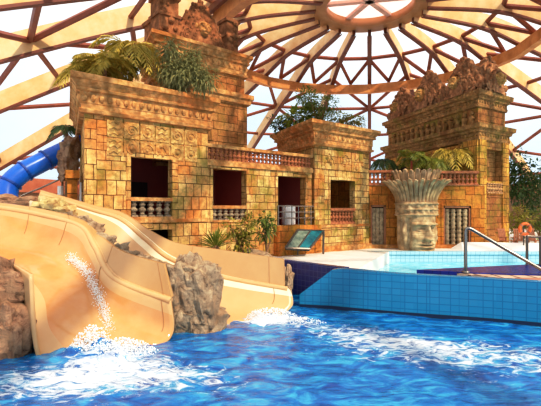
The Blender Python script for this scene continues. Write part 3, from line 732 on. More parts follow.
# corners: far-left end, near corner, right end, back
polyR = [C0+V1*LA, C0, C0+V2*LB, C0+V2*LB+V1*LA]
rt = empty('temple_tower', (C0.x,C0.y,DECK), 'tall dark carved temple tower at right with a row of ornate crests along its top', 'tower')
z1, z2 = Z(7.36), Z(5.3); LR = Line(polyR[0], -V1); LR2 = Line(C0, V2)
fz = Z(1.8)
opL = [(1.0,2.9,fz,Z(4.2),.7),(3.9,5.9,fz,Z(4.3),.7),(6.9,8.7,fz,Z(4.3),.7)]
opR = [(LR2.t(485.5),LR2.t(501),Z(.98),LR2.z(493,150),.5)]
mb = MB(); walls(mb, polyR, DECK-.05, z2-.7, {0:opL, 1:opR}, edges=(0,1,2,3)); mb.build('wall', 'brown', rt)
mb = MB(); mb.seg(C0+V1*1.25, C0, DECK, z2-.7, .10, .3); mb.seg(C0, C0+V2*.75, DECK, z2-.7, .10, .3); mb.seg(C0+V2*(LB-.75), C0+V2*LB, DECK, z2-.7, .10, .3); mb.build('corner_pier', 'corner', rt)
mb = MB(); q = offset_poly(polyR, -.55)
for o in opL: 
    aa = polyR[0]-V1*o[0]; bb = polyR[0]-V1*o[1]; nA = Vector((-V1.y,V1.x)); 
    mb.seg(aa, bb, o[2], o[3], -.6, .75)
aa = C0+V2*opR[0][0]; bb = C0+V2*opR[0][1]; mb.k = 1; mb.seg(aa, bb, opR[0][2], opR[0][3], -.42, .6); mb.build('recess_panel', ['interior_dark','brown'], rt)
polyR2 = offset_poly(polyR, -.12); walls(MB(), polyR2, z2-.4, z1-.7).build('upper_wall', 'brown', rt)
P2 = lambda zt, k: [(0,zt-1.05*k),(.12*k,zt-1.0*k),(.14*k,zt-.85*k),(.1*k,zt-.8*k),(.1*k,zt-.55*k),(.22*k,zt-.5*k),(.25*k,zt-.35*k),(.42*k,zt-.28*k),(.45*k,zt-.02*k),(.3*k,zt),(-.3,zt)]
cornice(MB(), polyR, P2(z2,.95), (.1,z2-.64,.3,(.07,.07,.1))).build('lower_cornice', 'cornice_dark', rt)
cornice(MB(), polyR2, P2(z1,.95), (.1,z1-.64,.3,(.07,.07,.1))).build('upper_cornice', 'cornice_dark', rt)
# figures in the frieze
mb = MB(); lf = Line(polyR2[0], -V1); nA = Vector((lf.u.y,-lf.u.x))
for i in range(15):
    t = 1.0+i*.62; c = lf.pt(t)+nA*.06; zb = z2+.02
    mb.tube([(c.x,c.y,zb),(c.x,c.y,zb+.55)], [.16,.2], 8); mb.ball((c.x,c.y,zb+.75), .14, 8, 6); mb.box((c.x,c.y,zb+.4),(.12,.5,.12),math.atan2(V1.y,V1.x)-PI/2)
mb.build('carved_figures', 'cornice_dark', rt, True)
# pilasters between the openings
mb = MB(); glyphs(mb, Line(polyR[0]+V1*0,-V1), .3, 10.0, z2-1.75, z2-1.05, 1, random.Random(12))
for t in (.5,3.4,6.4,9.0):
    aa, bb = polyR[0]-V1*(t-.3), polyR[0]-V1*(t+.3); mb.seg(aa, bb, DECK, z2-1.8, .12, 0); mb.seg(aa, bb, z2-1.95, z2-1.8, .2, 0, .1)
mb.build('pilasters', 'corner', rt)
# balcony rail on the right face and along the long face
balustrade(rt, C0+V2*.78, C0+V2*(LB-.78), Z(.97), .85, .3, 'corner', 'baluster', 1.2, -.02)
balustrade(rt, C0+V1*3.6, C0+V1*1.3, ZWt+.03, .86, .3, 'baluster_red', 'baluster_red', 1.0)
for (t, wd, ht, sd) in ((1.7,3.3,2.2,21),(5.05,3.3,2.5,22),(8.6,3.5,2.3,23)):
    c = lf.pt(t)-nA*.25; crest('carved_crest', 'crest_dark', rt, (c.x,c.y,z1-.02), lf.u, wd, ht, sd, 'king', .75)
for (t, wd, ht, sd) in ((3.38,.9,1.2,31),(6.85,.9,1.2,32)):
    c = lf.pt(t)-nA*.1; crest('small_crest', 'crest_dark', rt, (c.x,c.y,z1-.02), lf.u, wd, ht, sd, 'king', .3)
c = C0+V2*1.6+V1*.35; crest('carved_crest', 'crest_dark', rt, (c.x,c.y,z1-.02), V2, 3.0, 2.2, 24, 'king', .75)

# ------------------------------------------------------------------ giant stone head
hb = at(415.5,252.3,24.95); hx, hy, hz = hb.x, hb.y, DECK-.02
hd = empty('stone_head', (hx,hy,hz), 'giant carved stone head with closed-lipped face and flaring feather crown in front of orange wall', 'statue')
def gs(x, c, s): return math.exp(-((x-c)/s)**2)
mb = MB(); rows = []; TURN = .30
for i in range(100):
    z = -.25+3.0*i/99; row = []
    for k in range(144):
        th = 2*PI*k/144; a = (th-TURN+PI) % (2*PI)-PI                # a=0: the way the face looks
        r = 1.02-.10*gs(z,-.3,.5)
        f = max(0, math.cos(a))
        r *= 1-.10*max(0,-math.cos(a))
        if z < 1.95:
            r += .10*f**3                                             # face stands out of the hair
            r -= .20*gs(abs(a),.98,.10)*(1 if z < 1.85 else 0)      # groove in front of the ears
            r += .16*gs(abs(a),1.22,.12)*gs(z,1.0,.45)               # ears
            nz = max(0,min(1,(1.45-z)/.8)) if z > .62 else max(0,1-(.62-z)/.07)
            r += (.12+.32*nz)*gs(a,0,.075+.085*nz)*(1 if .50 < z < 1.5 else 0)
            r += .13*gs(abs(a),.17,.07)*gs(z,.73,.09)                # nostrils
            r -= .34*gs(abs(a),.40,.21)*gs(z,1.20,.18)               # sockets
            r += .30*gs(abs(a),.40,.13)*gs(z,1.15,.075)              # eyeballs
            r += .09*gs(abs(a),.40,.22)*(gs(z,1.27,.03)+gs(z,1.03,.025))
            r += .24*gs(abs(a),.40,.28)*gs(z,1.48,.07)               # brows
            lip = gs(a,0,.33); r += lip*(.20*gs(z,.42,.055)+.22*gs(z,.24,.065)-.14*gs(z,.33,.025))-.08*gs(a,0,.4)*gs(z,.54,.05)
            r += .13*gs(abs(a),.62,.20)*gs(z,.75,.28)                # cheeks
            r += .16*gs(a,0,.3)*gs(z,-.02,.12)-.08*gs(a,0,.4)*gs(z,.12,.04)
            if abs(a) > 1.4: r += .06*math.cos(a*26)
            for zz in (.85,1.62): r -= .03*gs(z,zz,.018)
        else:                                                        # head band with carving
            r += .10+.09*gs(z,2.0,.05)+.10*gs(z,2.62,.06)+.08*gs(z,2.3,.04)
            r += .06*math.cos(a*22)*gs(z,2.15,.10)+.06*math.cos(a*16+2)*gs(z,2.45,.10)
        row.append((hx+r*math.sin(th)*1.02, hy-r*math.cos(th)*.95, hz+z))
    rows.append(row)
mb.grid(rows, True); mb.add(rows[-1], [tuple(range(144))]); mb.build('face', 'headstone', hd, True)
def feather(ang, r0, r1, z0, z1, wd, curl, tilt=0):
    mb = MB(); rows = []; e = Vector((math.sin(ang), -math.cos(ang), 0)); sd = Vector((math.cos(ang), math.sin(ang), 0))
    for i in range(13):
        t = i/12; r = r0+(r1-r0)*t**curl; z = z0+(z1-z0)*(t if t < .9 else .9+(t-.9)*.4) ; wv = wd*(.55+.45*t)*(1 if t < .88 else math.sqrt(max(0,1-((t-.88)/.125)**2)))+.004
        c = Vector((hx,hy,hz+z))+e*r
        up = Vector((0,0,1)); nrm = (e*.8-up*.45).normalized()
        rows.append([c-sd*wv, c-sd*wv*.5+nrm*.08, c+nrm*.03, c+sd*wv*.5+nrm*.08, c+sd*wv, c-nrm*.09])
    mb.grid(rows, True); mb.add(rows[-1], [(0,1,2,3,4,5)]); mb.add(rows[0], [(5,4,3,2,1,0)]); return mb.build('feather', 'headstone', hd, True)
N = 34
for i in range(N):
    feather(2*PI*i/N+.05, 1.05, 1.80+.06*(i%2), 2.62, 3.95+.06*(i%2), .142, 2.0)
for i in range(24):
    feather(2*PI*i/24, .95, 1.32, 3.2, 4.52+.07*(i%2), .15, 1.6)
mb = MB(); mb.lathe([(1.0,2.6),(1.1,2.72),(1.12,3.2),(1.3,3.6),(1.1,3.75),(.2,3.7)], 40, (hx,hy,hz)); mb.build('crown_core', 'crest_dark', hd, True)

# ------------------------------------------------------------------ rocks
def rock(name, spots, m, seed, label, rough=.35, sub=4):
    """one boulder: overlapping lumps pushed about by noise"""
    import bmesh
    bm = bmesh.new()
    for (c, r) in spots:
        s = bmesh.ops.create_icosphere(bm, subdivisions=sub, radius=1)
        for v in s['verts']:
            q = v.co.normalized(); k = 1+rough*noise.fractal(q*1.3+Vector((seed*3.1,c[0],c[1])), 1, 2, 5)+rough*.5*(noise.cell(q*2.2+Vector((seed,c[1],c[0])))-.5)*.6-rough*.35*abs(noise.noise(q*3+Vector((seed,0,c[0]))))
            q2 = Vector([math.copysign(abs(x)**.8, x) for x in q])
            v.co = Vector(c)+Vector((q2.x*r[0],q2.y*r[1],q2.z*r[2]))*k
    me = bpy.data.meshes.new(name); bm.to_mesh(me); bm.free(); me.materials.append(M[m])
    o = bpy.data.objects.new(name, me); col.objects.link(o); return tag(o, label, 'rock')
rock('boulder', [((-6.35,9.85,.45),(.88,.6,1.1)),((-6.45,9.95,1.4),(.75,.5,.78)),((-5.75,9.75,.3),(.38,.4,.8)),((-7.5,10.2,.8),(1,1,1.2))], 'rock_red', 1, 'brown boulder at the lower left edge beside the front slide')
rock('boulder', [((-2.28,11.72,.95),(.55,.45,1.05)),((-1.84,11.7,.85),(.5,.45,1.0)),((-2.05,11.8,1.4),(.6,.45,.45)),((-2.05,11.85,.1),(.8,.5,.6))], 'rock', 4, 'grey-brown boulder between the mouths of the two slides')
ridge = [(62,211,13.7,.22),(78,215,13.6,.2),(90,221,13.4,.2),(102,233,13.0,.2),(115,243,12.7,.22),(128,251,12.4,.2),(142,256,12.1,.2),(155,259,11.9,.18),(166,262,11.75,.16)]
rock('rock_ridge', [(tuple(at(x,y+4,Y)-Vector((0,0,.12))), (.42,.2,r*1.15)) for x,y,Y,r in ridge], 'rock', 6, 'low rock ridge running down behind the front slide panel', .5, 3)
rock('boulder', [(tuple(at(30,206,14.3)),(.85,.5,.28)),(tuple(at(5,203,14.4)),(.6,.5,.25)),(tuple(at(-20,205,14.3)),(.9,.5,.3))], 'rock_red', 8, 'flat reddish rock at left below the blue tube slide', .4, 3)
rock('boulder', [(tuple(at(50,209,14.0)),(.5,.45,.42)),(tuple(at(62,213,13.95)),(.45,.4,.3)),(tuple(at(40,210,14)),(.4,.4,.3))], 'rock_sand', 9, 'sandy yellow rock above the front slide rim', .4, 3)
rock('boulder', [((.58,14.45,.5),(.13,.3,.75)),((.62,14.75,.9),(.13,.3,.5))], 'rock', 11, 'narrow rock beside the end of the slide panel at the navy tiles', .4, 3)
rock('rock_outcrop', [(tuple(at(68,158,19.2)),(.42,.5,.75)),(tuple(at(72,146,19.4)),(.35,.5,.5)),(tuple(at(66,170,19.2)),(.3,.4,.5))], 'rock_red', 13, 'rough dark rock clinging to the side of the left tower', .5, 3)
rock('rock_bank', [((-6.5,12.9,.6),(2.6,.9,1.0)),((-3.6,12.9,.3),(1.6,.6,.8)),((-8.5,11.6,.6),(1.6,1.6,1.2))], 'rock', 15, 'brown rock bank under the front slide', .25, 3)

# ------------------------------------------------------------------ water slides
def slide(name, curves, label, mats, seams, loc):
    st = empty(name, loc, label, 'water slide')
    C = [catmull([at(*p) for p in c], 10) for c in curves]
    rows = []
    for k in range(len(C[0])):
        rows.append(catmull([c[k] for c in C[1:]], 7))
    def thick(rows, th):
        nr = []
        for i in range(len(rows)):
            r = []
            for j in range(len(rows[0])):
                a = rows[min(i+1,len(rows)-1)][j]-rows[max(i-1,0)][j]; b = rows[i][min(j+1,len(rows[0])-1)]-rows[i][max(j-1,0)]
                r.append(rows[i][j]+(b.cross(a)).normalized()*th)
            nr.append(r)
        return nr
    back = thick(rows, -.09); mb = MB(); n = len(rows); m_ = len(rows[0])
    # front side: wet floor in the middle columns
    o = 0
    for j in range(m_-1):
        mb.k = 1 if 10 <= j < 31 else 0
        mb.grid([[r[j],r[j+1]] for r in rows])
    mb.k = 0; mb.grid([b[::-1] for b in back])
    mb.grid([rows[-1], back[-1]]); mb.grid([[r[0] for r in back],[r[0] for r in rows]]); mb.grid([[r[-1] for r in rows],[r[-1] for r in back]])
    ch = mb.build('channel', mats[:2], st, True)
    import bmesh
    bm = bmesh.new(); bm.from_mesh(ch.data); bmesh.ops.remove_doubles(bm, verts=bm.verts, dist=.0005); bmesh.ops.recalc_face_normals(bm, faces=bm.faces); bm.to_mesh(ch.data); bm.free()
    for e in ch.data.polygons: e.use_smooth = True
    pn = MB(); A, B = C[0], C[1]; off = [Vector((.03,.10,0)) for _ in A]
    pn.grid([B, A]); pn.grid([[p+q for p,q in zip(A,off)], [p+q for p,q in zip(B,off)]]); pn.grid([A,[p+q for p,q in zip(A,off)]]); pn.quad(A[-1],B[-1],B[-1]+off[0],A[-1]+off[0])
    pn.build('back_panel', mats[2], st, True)
    lip = MB(); lip.tube([(p*.5+q*.5)+Vector((0,0,-.02)) for p, q in zip(C[1],C[2])], .085, 12); lip.build('lip', 'slide', st, True)
    for s in seams:
        mb = MB(); mb.tube([p+Vector((0,-.006,.006)) for p in rows[s][:16]], .009, 5); mb.tube([B[s]+Vector((0,-.004,0)), A[s]+Vector((0,-.004,0))], .008, 5); mb.build('seam', 'seam', st)
    return st
S1 = [
 [(-75,197,12.7),(0,203,13.1),(45,210,13.3),(80,220,13.2),(99,236,12.8),(123,252,12.1),(163,264,11.3)],
 [(-75,199,12.6),(0,206,13.0),(45,213.5,13.2),(82,224,13.0),(97,243,12.5),(117,275,11.75),(171,297,11.05)],
 [(-75,201,12.5),(0,209,12.9),(44,217,13.1),(78,228,12.8),(92,250,12.3),(110,281,11.55),(170,303,10.95)],
 [(-78,212,12.45),(-4,224,12.75),(40,236,12.9),(70,248,12.6),(86,270,12.05),(108,304,11.3),(172,333,10.85)],
 [(-84,226,12.3),(-12,238,12.5),(30,250,12.5),(58,262,12.2),(76,284,11.6),(94,320,10.9),(154,345,10.5)],
 [(-92,233,11.9),(-30,246,12.0),(8,258,11.9),(36,272,11.5),(54,294,11.0),(62,325,10.35),(95,354,10.0)],
 [(-100,234,11.5),(-45,248,11.5),(-12,262,11.4),(12,278,11.0),(30,300,10.5),(36,330,9.95),(50,361,9.65)],
 [(-104,226,11.4),(-52,240,11.35),(-20,256,11.2),(4,268,10.85),(20,284,10.35),(30,310,9.9),(38,345,9.55)],
 [(-106,215,11.4),(-55,228,11.3),(-24,244,11.15),(0,256,10.8),(16,264,10.3),(26,270,9.9),(33,274,9.55)],
]
S2 = [
 [(40,190,15.1),(92,205,15.0),(122,213,15.1),(148,230,15.1),(176,243,15.0),(222,250,14.7),(283,259,14.2)],
 [(40,193,15.0),(92,208,14.9),(121,217,15.0),(146,236,14.95),(172,256,14.75),(220,274,14.4),(284,286,14.0)],
 [(40,195,14.9),(91,211,14.8),(119,221,14.85),(143,241,14.8),(170,262,14.6),(219,279,14.2),(290,291,13.85)],
 [(38,201,14.8),(87,217,14.65),(112,231,14.6),(133,252,14.5),(162,275,14.3),(212,292,13.9),(292,305,13.6)],
 [(35,207,14.6),(80,224,14.4),(103,240,14.3),(122,262,14.15),(152,286,13.9),(203,304,13.4),(277,316,13.25)],
 [(33,210,14.3),(73,228,14.1),(95,245,13.9),(112,268,13.7),(140,293,13.4),(188,313,12.9),(254,323,12.6)],
 [(32,211,14.1),(68,229,13.85),(88,247,13.6),(104,270,13.4),(130,294,13.0),(175,314,12.5),(232,330,11.95)],
 [(31,205,14.0),(66,222,13.75),(86,239,13.5),(102,258,13.3),(127,281,12.9),(172,300,12.4),(221,322,11.8)],
 [(31,200,14.0),(65,216,13.7),(85,230,13.45),(101,244,13.25),(125,262,12.85),(170,281,12.35),(217,300,11.75)],
]
slide('water_slide', S1, 'wide cream water slide in front curving down from the left into foam', ['slide','slidewet','panel'], [16,26,46,58], tuple(at(100,345,10.2)))
slide('water_slide', S2, 'cream water slide, sun glare in its colour, behind the boulder ending beside the navy tiles', ['slide_glare','slide','panel'], [44,57], tuple(at(255,318,12.9)))
# running water streak in the front slide
mb = MB(); r = random.Random(2); path = catmull([at(72,258,12.4),at(88,272,12.0),at(98,293,11.55),at(108,318,11.1),at(110,340,10.7)], 30)
for p in path:
    for _ in range(22):
        s = r.uniform(.004,.013); mb.ball(p+Vector((r.gauss(0,.07),r.gauss(0,.06)-.12,r.random()**3*.2-.02)), s, 5, 4)
tag(mb.build('water_streak', 'foam', None, True), 'thin white run of water down the back curve of the front slide', 'water', kind='stuff')

# blue tube slide
bt = empty('tube_slide', tuple(at(8,200,18.5)), 'bright blue enclosed tube slide coming out of the left tower side', 'water slide')
path = catmull([at(100,136,20.6),at(84,143,20.2),at(62,152,19.6),at(40,163,19.0),at(20,174,18.5),at(8,187,18.2),at(6,205,18.0)], 8)
mb = MB(); mb.tube(path, .42, 20); mb.build('tube', 'blue_tube', bt, True)
for i in (6,14,22,30,38):
    d = (path[i+1]-path[i-1]).normalized(); mb = MB(); mb.tube([path[i]-d*.04,path[i]+d*.04], .47, 20); mb.build('flange', 'blue_dark', bt)
for px, y0, y1, Y in ((60,186,206,18.8),(82,178,206,19.2)):
    a_, b_ = at(px,y0,Y), at(px,y1,Y); mb = MB(); mb.tube([(a_.x,a_.y,a_.z),(a_.x,a_.y,DECK)], .12, 10); mb.box((a_.x,a_.y,DECK+.05),(.4,.4,.1)); tag(mb.build('support_post', 'deck'), 'pale upright post near the blue tube slide' if px == 60 else 'pale upright post against the left tower side', 'post')
mb = MB(); mb.tube([at(20,196,18.4),at(40,188,18.8),at(62,178,19.2)], .04, 6); mb.tube([at(62,178,19.2),Vector((at(62,178,19.2).x,19.2,DECK))],.05,6); tag(mb.build('handrail', 'steel'), 'thin steel stair rail under the blue tube slide', 'railing')

# ------------------------------------------------------------------ planting
def leaf(mb, base, d, ln, wd, droop=.3, r=rnd):
    d = d.normalized(); sd = d.cross(Vector((0,0,1)));
    if sd.length < .05: sd = Vector((1,0,0))
    sd.normalize(); sd = (sd+Vector((r.uniform(-.4,.4),r.uniform(-.4,.4),r.uniform(-.5,.5)))).normalized()
    m = base+d*ln*.5-Vector((0,0,droop*ln*.12)); t = base+d*ln-Vector((0,0,droop*ln*.5))
    mb.add([base, m-sd*wd/2, t, m+sd*wd/2], [(0,1,2,3)])
def bush(name, c, r3, n, ln, wd, m, label, cat='shrub', seed=1, droop=.5, stems=5, base=None, trunk='trunk', shell=.5):
    r = random.Random(seed); c = Vector(c); base = Vector(base) if base else c-Vector((0,0,r3[2])); root = empty(name, tuple(base), label, cat)
    mb = MB(); lumps = [(Vector((r.uniform(-.62,.62)*r3[0], r.uniform(-.62,.62)*r3[1], r.uniform(-.62,.62)*r3[2])), r.uniform(.36,.55)) for _ in range(11)]
    for i in range(n):
        lc, lr = lumps[i % len(lumps)]; q = Vector((r.gauss(0,1),r.gauss(0,1),r.gauss(0,1))).normalized()*(shell+(1-shell)*r.random())
        p = c+lc+Vector((q.x*r3[0],q.y*r3[1],q.z*r3[2]))*lr
        d = q+Vector((r.uniform(-.6,.6),r.uniform(-.6,.6),r.uniform(-.4,.5)))
        leaf(mb, p, d, ln*r.uniform(.6,1.3), wd*r.uniform(.7,1.3), droop, r)
    mb.build('foliage', m, root)
    sm = MB()
    for i in range(stems):
        lc, lr = lumps[i % len(lumps)]; e = c+lc*.9; k = base+(Vector((r.uniform(-.12,.12),r.uniform(-.12,.12),0)))
        sm.tube([k, (k+e)/2+Vector((r.uniform(-.1,.1),0,0)), e], [.04,.03,.012], 5)
    sm.build('stems', trunk, root); return root
def frond(mb, base, d, ln, rise, droop, n=16, ll=.5, lw=.05, r=rnd):
    d = Vector((d.x,d.y,0)).normalized(); sd = Vector((-d.y,d.x,0)); pts = []
    for i in range(n+1):
        t = i/n; pts.append(base+d*ln*t*(1-.15*t)+Vector((0,0,rise*t-droop*t*t)))
    mb.tube(pts, [.022*(1-.8*i/n)+.004 for i in range(n+1)], 4, False)
    for i in range(2, n+1):
        t = i/n; L = ll*math.sin(PI*min(1,.15+.85*t)**.8)**.7+.08
        tan = (pts[i]-pts[i-1]).normalized()
        for sg in (-1,1):
            dr = (sd*sg*.85+tan*.65+Vector((0,0,-.25+r.uniform(-.2,.2)))).normalized(); m = pts[i]+dr*L*.5; e = pts[i]+dr*L-Vector((0,0,L*.22)); wv = tan*lw
            mb.add([pts[i]-wv*.5, m-wv+Vector((0,0,.01)), e, m+wv], [(0,1,2,3)])
def palm(name, base, h, n, ln, rise, droop, m, label, seed=1, ll=.45, lean=(0,0), tr=.09, trunk='trunk', cat='palm', lw=.05):
    r = random.Random(seed); base = Vector(base); root = empty(name, tuple(base), label, cat); top = base+Vector((lean[0],lean[1],h))
    tb = MB(); pts = [base+(top-base)*i/8 for i in range(9)]; tb.tube(pts, [tr*(1.15-.03*i)*(1+.12*(i%2)) for i in range(9)], 8); tb.build('trunk', trunk, root)
    for i in range(n):
        a = 2*PI*i/n+r.uniform(-.2,.2); k = r.uniform(.6,1.3); fm = MB(); frond(fm, top, Vector((math.cos(a),math.sin(a),0)), ln*r.uniform(.8,1.15), rise*k, droop*r.uniform(.8,1.25), 15, ll, lw, r); fm.build('frond', m, root)
    return root
rz = TOPZ+.0
# roof of the left tower
def onroof(px, back): q = L1.pt(L1.t(px))+S*back; return Vector((q.x,q.y,rz))
palm('palm', onroof(106,1.0), .75, 15, 1.55, 1.2, 1.4, 'palm_gold', 'golden-green palm spreading over the left corner of the left tower roof', 3, .5, lw=.07)
palm('palm', onroof(134,1.2), 1.75, 16, 1.6, 1.3, 1.9, 'palm_gold', 'taller yellow-green palm in the middle of the left tower roof', 4, .55, lw=.07)
palm('palm', onroof(91,1.8), .6, 12, 1.5, 1.2, 1.6, 'palm_gold', 'low arching palm at the far left edge of the left tower roof', 5, .5, lw=.07)
palm('palm', onroof(120,2.2), 1.3, 13, 1.4, 1.0, 1.2, 'palm_green', 'dark-centred palm behind the other palms on the left tower roof', 6, .45, lw=.07)
bush('weeping_shrub', at(186,67,17.7), (1.2,.7,1.05), 3400, .26, .06, 'leaf_dusty', 'dense drooping grey-green shrub at the foot of the upper tower', seed=8, droop=1.3, base=(at(187,80,17.9).x,17.9,rz), shell=.2)
palm('palm', Vector((at(66,128,21).x,21,DECK)), at(66,128,21).z-DECK, 9, 1.1, .5, .9, 'leaf_dark', 'dark green palm head behind the left tower above the tube slide', 9, .35)
# roof of the middle tower
def onmid(px, back): q = L1.pt(L1.t(px))+S3*back; return Vector((q.x,q.y,ZM))
for (px, bk, h, r3, nn_, ln, wd, mm, lb, sd) in (
    (330,1.2,1.2,(1.35,.9,1.2),1700,.22,.07,'leaf','tall leafy shrub in the centre of the middle tower roof',1),
    (317,2.2,.7,(.9,.6,.65),120,.66,.24,'leaf_bright','broad-leaved plant with big yellow-green leaves on the middle tower roof',2),
    (351,.7,.5,(1.3,.5,.5),620,.22,.08,'leaf_olive','low spreading shrub at the right edge of the middle tower roof',3),
    (312,3.6,.45,(.95,.6,.55),480,.24,.09,'leaf_dark','dark shrub overhanging the far left corner of the middle tower cornice',4),
    (340,2.6,.9,(.9,.8,.9),620,.2,.06,'leaf_dark','dark bushy shrub behind the tall one on the middle tower roof',5)):
    b_ = onmid(px,bk); bush('shrub', b_+Vector((0,0,h)), r3, nn_, ln, wd, mm, lb, seed=sd, base=b_)
# behind the stone head
palm('palm', (at(452,160,28.3).x,28.3,ZWt-1.0), 3.3, 13, 2.1, 1.2, 2.4, 'palm_gold', 'yellow-green arching palm behind the stone head near the right tower', 12, .75, cat='palm', lw=.09)
palm('palm', (at(432,160,28.2).x,28.2,ZWt-1.0), 2.8, 12, 1.9, 1.0, 1.5, 'palm_green', 'lower green palm behind the feather crown of the stone head', 13, .6, lw=.08)
palm('red_stemmed_palm', (at(411,160,27.9).x,27.9,ZWt-1.0), 2.7, 11, 1.2, 1.4, 1.4, 'palm_green', 'red-stemmed plant just left behind the stone head crown', 14, .5, tr=.07, trunk='redstem')
palm('palm', (at(383,150,33).x,33,DECK), at(383,160,33).z-DECK, 11, 1.5, .6, 1.7, 'leaf_dark', 'distant dark palm in the gap left of the right tower', 15, .5, lw=.07)
# foot of the gallery
rock('rock_bank', [((-1.9,16.2,.7),(1.1,.75,1.0)),((-.6,16.5,.7),(1.2,.8,1.0)),((-1.0,16.3,.5),(1.8,.8,.9))], 'rock', 27, 'planted rock bank behind the panel of the rear slide', .2, 3)
BED = 1.6
r = random.Random(21); ag = at(215,250,15.9); root = empty('agave', (ag.x,ag.y,BED), 'spiky fan of stiff green leaves at the foot of the gallery wall', 'plant'); mb = MB()
for i in range(46):
    a = r.uniform(0,2*PI); el = r.uniform(.15,1.35); d = Vector((math.cos(a)*math.cos(el), math.sin(a)*math.cos(el), math.sin(el))); L = r.uniform(.65,.95); sd = d.cross(Vector((0,0,1))).normalized()*.045; b_ = Vector((ag.x,ag.y,BED+.25)); m_ = b_+d*L*.5+Vector((0,0,.03)); e = b_+d*L-Vector((0,0,.05))
    mb.add([b_-sd*.6,m_-sd,e,m_+sd,b_+sd*.6,m_+Vector((0,0,-.03))], [(0,1,2,5),(0,5,2,3),(0,3,4,4)][:2])
mb.build('leaves', 'palm_green', root); MB().lathe([(.13,0),(.16,.2),(.1,.32)], 8, (ag.x,ag.y,BED)).build('trunk', 'trunk', root)
q = at(240,232,16.6); bush('shrub', q, (.6,.4,.85), 520, .22, .085, 'leaf_olive', 'olive-green shrub between the spiky plant and the young tree', seed=23, base=(q.x,q.y,BED))
q = at(265,226,16.8); bush('young_tree', q, (.42,.35,.55), 210, .24, .09, 'leaf', 'slim young tree with drooping leaves in front of the gallery', 'tree', seed=24, base=(q.x+.05,q.y,BED), stems=4, droop=1.2)
# right-hand greenery
for (px, py, Y, r3, nn_, mm, lb, sd, kind) in (
    (522,178,33,(2.0,1.6,2.3),1500,'leaf_dark','dark leafy tree beside the right tower',31,'tree'),
    (540,192,36,(2.4,1.6,2.0),1000,'leaf_dark','dark tree at the right edge behind the leafy tree',32,'tree'),
    (516,222,29.5,(1.5,.9,1.15),800,'leaf_olive','olive bush at the foot of the right tower',33,'shrub'),
    (540,224,30.5,(1.3,.9,1.2),600,'leaf','green bush at the right edge behind the life ring',34,'shrub')):
    q = at(px,py,Y); bush('leafy_tree' if kind == 'tree' else 'shrub', q, r3, nn_, .42 if kind == 'tree' else .3, .15 if kind == 'tree' else .1, mm, lb, kind, seed=sd, base=(q.x,q.y,DECK))

# ------------------------------------------------------------------ loose fittings
# teal slide-like panel in front of the middle tower
p = [at(285,248,20.6), at(309,249,20.9), at(323,231,22.2), at(297,230,21.8)]
root = empty('tilted_basin', (p[0].x+.8,p[0].y+.7,DECK), 'tilted teal and grey panel in a pale frame before the middle tower', 'basin')
m01, m23 = (p[0]+p[1])/2, (p[2]+p[3])/2; up = Vector((0,-.03,.05))
mb = MB(); mb.quad(p[0],m01,m23,p[3]); mb.quad(p[0]-up*2,p[3]-up*2,m23-up*2,m01-up*2); mb.build('grey_panel', 'greyteal', root)
mb = MB(); mb.quad(m01,p[1],p[2],m23); mb.quad(m01-up*2,m23-up*2,p[2]-up*2,p[1]-up*2); mb.build('teal_panel', 'teal', root)
mb = MB(); mb.tube([p[0],p[1],p[2],p[3],p[0]], .06, 6); mb.tube([m01,m23], .04, 6)
for q in (p[2],p[3]): mb.tube([q,(q.x,q.y+.1,DECK)], .06, 6)
mb.build('frame', 'darksteel', root)
mb = MB(); q = at(304,246,22.6); mb.box((q.x,q.y,DECK+.45),(1.9,.5,.9),.68); mb.box((q.x,q.y,DECK+.93),(2.0,.6,.08),.68); tag(mb.build('plinth', 'relief'), 'low stone plinth behind the tilted teal panel', 'plinth')
# pool handrail
hr = at(465,272,14.15); root = empty('pool_handrail', (hr.x,hr.y,1.2), 'steel handrail sloping down to the right on the blue tiled wall', 'railing')
top = at(465,229,14.15); pts = catmull([at(465.2,273,14.1), at(465,240,14.1), at(465,232,14.1), at(466.5,228.6,14.08), at(470,228.8,14.06), at(476,232,14.03), at(500,246,13.9), at(541,269.5,13.6), at(575,289,13.4)], 8)
mb = MB(); mb.tube(pts, .055, 10); mb.build('rail', 'steel', root, True)
mb = MB(); mb.lathe([(.12,0),(.12,.03),(.07,.05)], 12, (hr.x,hr.y-.03,1.2)); mb.build('flange', 'steel', root, True)
# far rail with posts
root = empty('far_handrail', tuple(at(527,266,16.2)), 'dark steel posts and rail behind the navy platform', 'railing')
for px, y0 in ((526.5,236),(540,238)):
    a_ = at(px,y0,16.0); mb = MB(); mb.tube([a_,(a_.x,a_.y,1.2)], .05, 8); mb.build('post', 'darksteel', root)
mb = MB(); mb.tube([at(541,237,16.0),at(526.5,236,16.0)], .04, 8); mb.build('rail', 'darksteel', root)
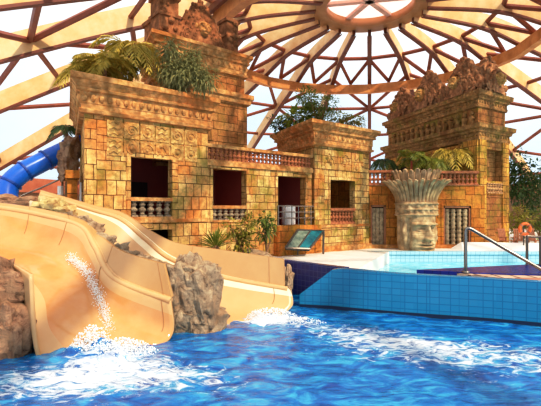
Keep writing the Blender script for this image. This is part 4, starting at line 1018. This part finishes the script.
# life ring on its stand
lr = at(524.5,229,24.9); root = empty('life_ring', tuple(lr), 'orange life ring hung on a post at the right edge of the pool', 'life ring')
mb = MB(); rows = []
for i in range(28):
    a = 2*PI*i/28; rows.append([(lr.x+(.30+.085*math.cos(b*PI/5))*math.cos(a), lr.y+.075*math.sin(b*PI/5), lr.z+(.30+.085*math.cos(b*PI/5))*math.sin(a)) for b in range(10)])
rows.append(rows[0]); mb.grid(rows, True); mb.build('ring', 'life_ring', root, True)
for k in range(4):
    a = PI/4+k*PI/2; mb = MB(); cc = Vector((lr.x+.3*math.cos(a),lr.y,lr.z+.3*math.sin(a))); t = Vector((-math.sin(a),0,math.cos(a))); mb.tube([cc-t*.05,cc+t*.05], .092, 10); mb.build('band', 'wood', root)
mb = MB(); mb.tube([(lr.x,lr.y+.13,DECK),(lr.x,lr.y+.13,lr.z+.25)], .04, 8); mb.box((lr.x,lr.y+.13,DECK+.02),(.3,.3,.04)); tag(mb.build('stand_post', 'darksteel'), 'thin post carrying the orange life ring', 'post')
# wooden loungers by the far edge
def chair(q, rzv, label):
    root = empty('wooden_chair', (q.x,q.y,DECK), label, 'chair', 'wooden chairs by the far pool edge'); R = Matrix.Translation((q.x,q.y,DECK)) @ Matrix.Rotation(rzv,4,'Z')
    def part(nm, boxes):
        mb = MB()
        for c, s, rx in boxes: mb.box(c, s, 0, rx)
        mb.xform(R); mb.build(nm, 'wood', root)
    part('seat', [((0,-.22+.11*i,.42),(.55,.09,.03),0) for i in range(5)])
    part('backrest', [((-.22+.11*i,.34,.75),(.08,.03,.7),-.25) for i in range(5)]+[((0,.42,1.08),(.58,.04,.08),-.25)])
    for sx_ in (-1,1):
        for sy_ in (-1,1): part('leg', [((sx_*.25,sy_*.24,.21),(.06,.06,.42),0)])
        part('armrest', [((sx_*.29,.0,.62),(.06,.6,.035),0),((sx_*.29,-.25,.5),(.05,.05,.22),0)])
for px, rv, lb in ((506,.3,'brown wooden chair nearest the right tower base'),(520,-.2,'brown wooden chair under the orange life ring'),(535,.2,'brown wooden chair at the right edge beyond the pool')):
    q = at(px,246,26.3); chair(q, rv, lb)
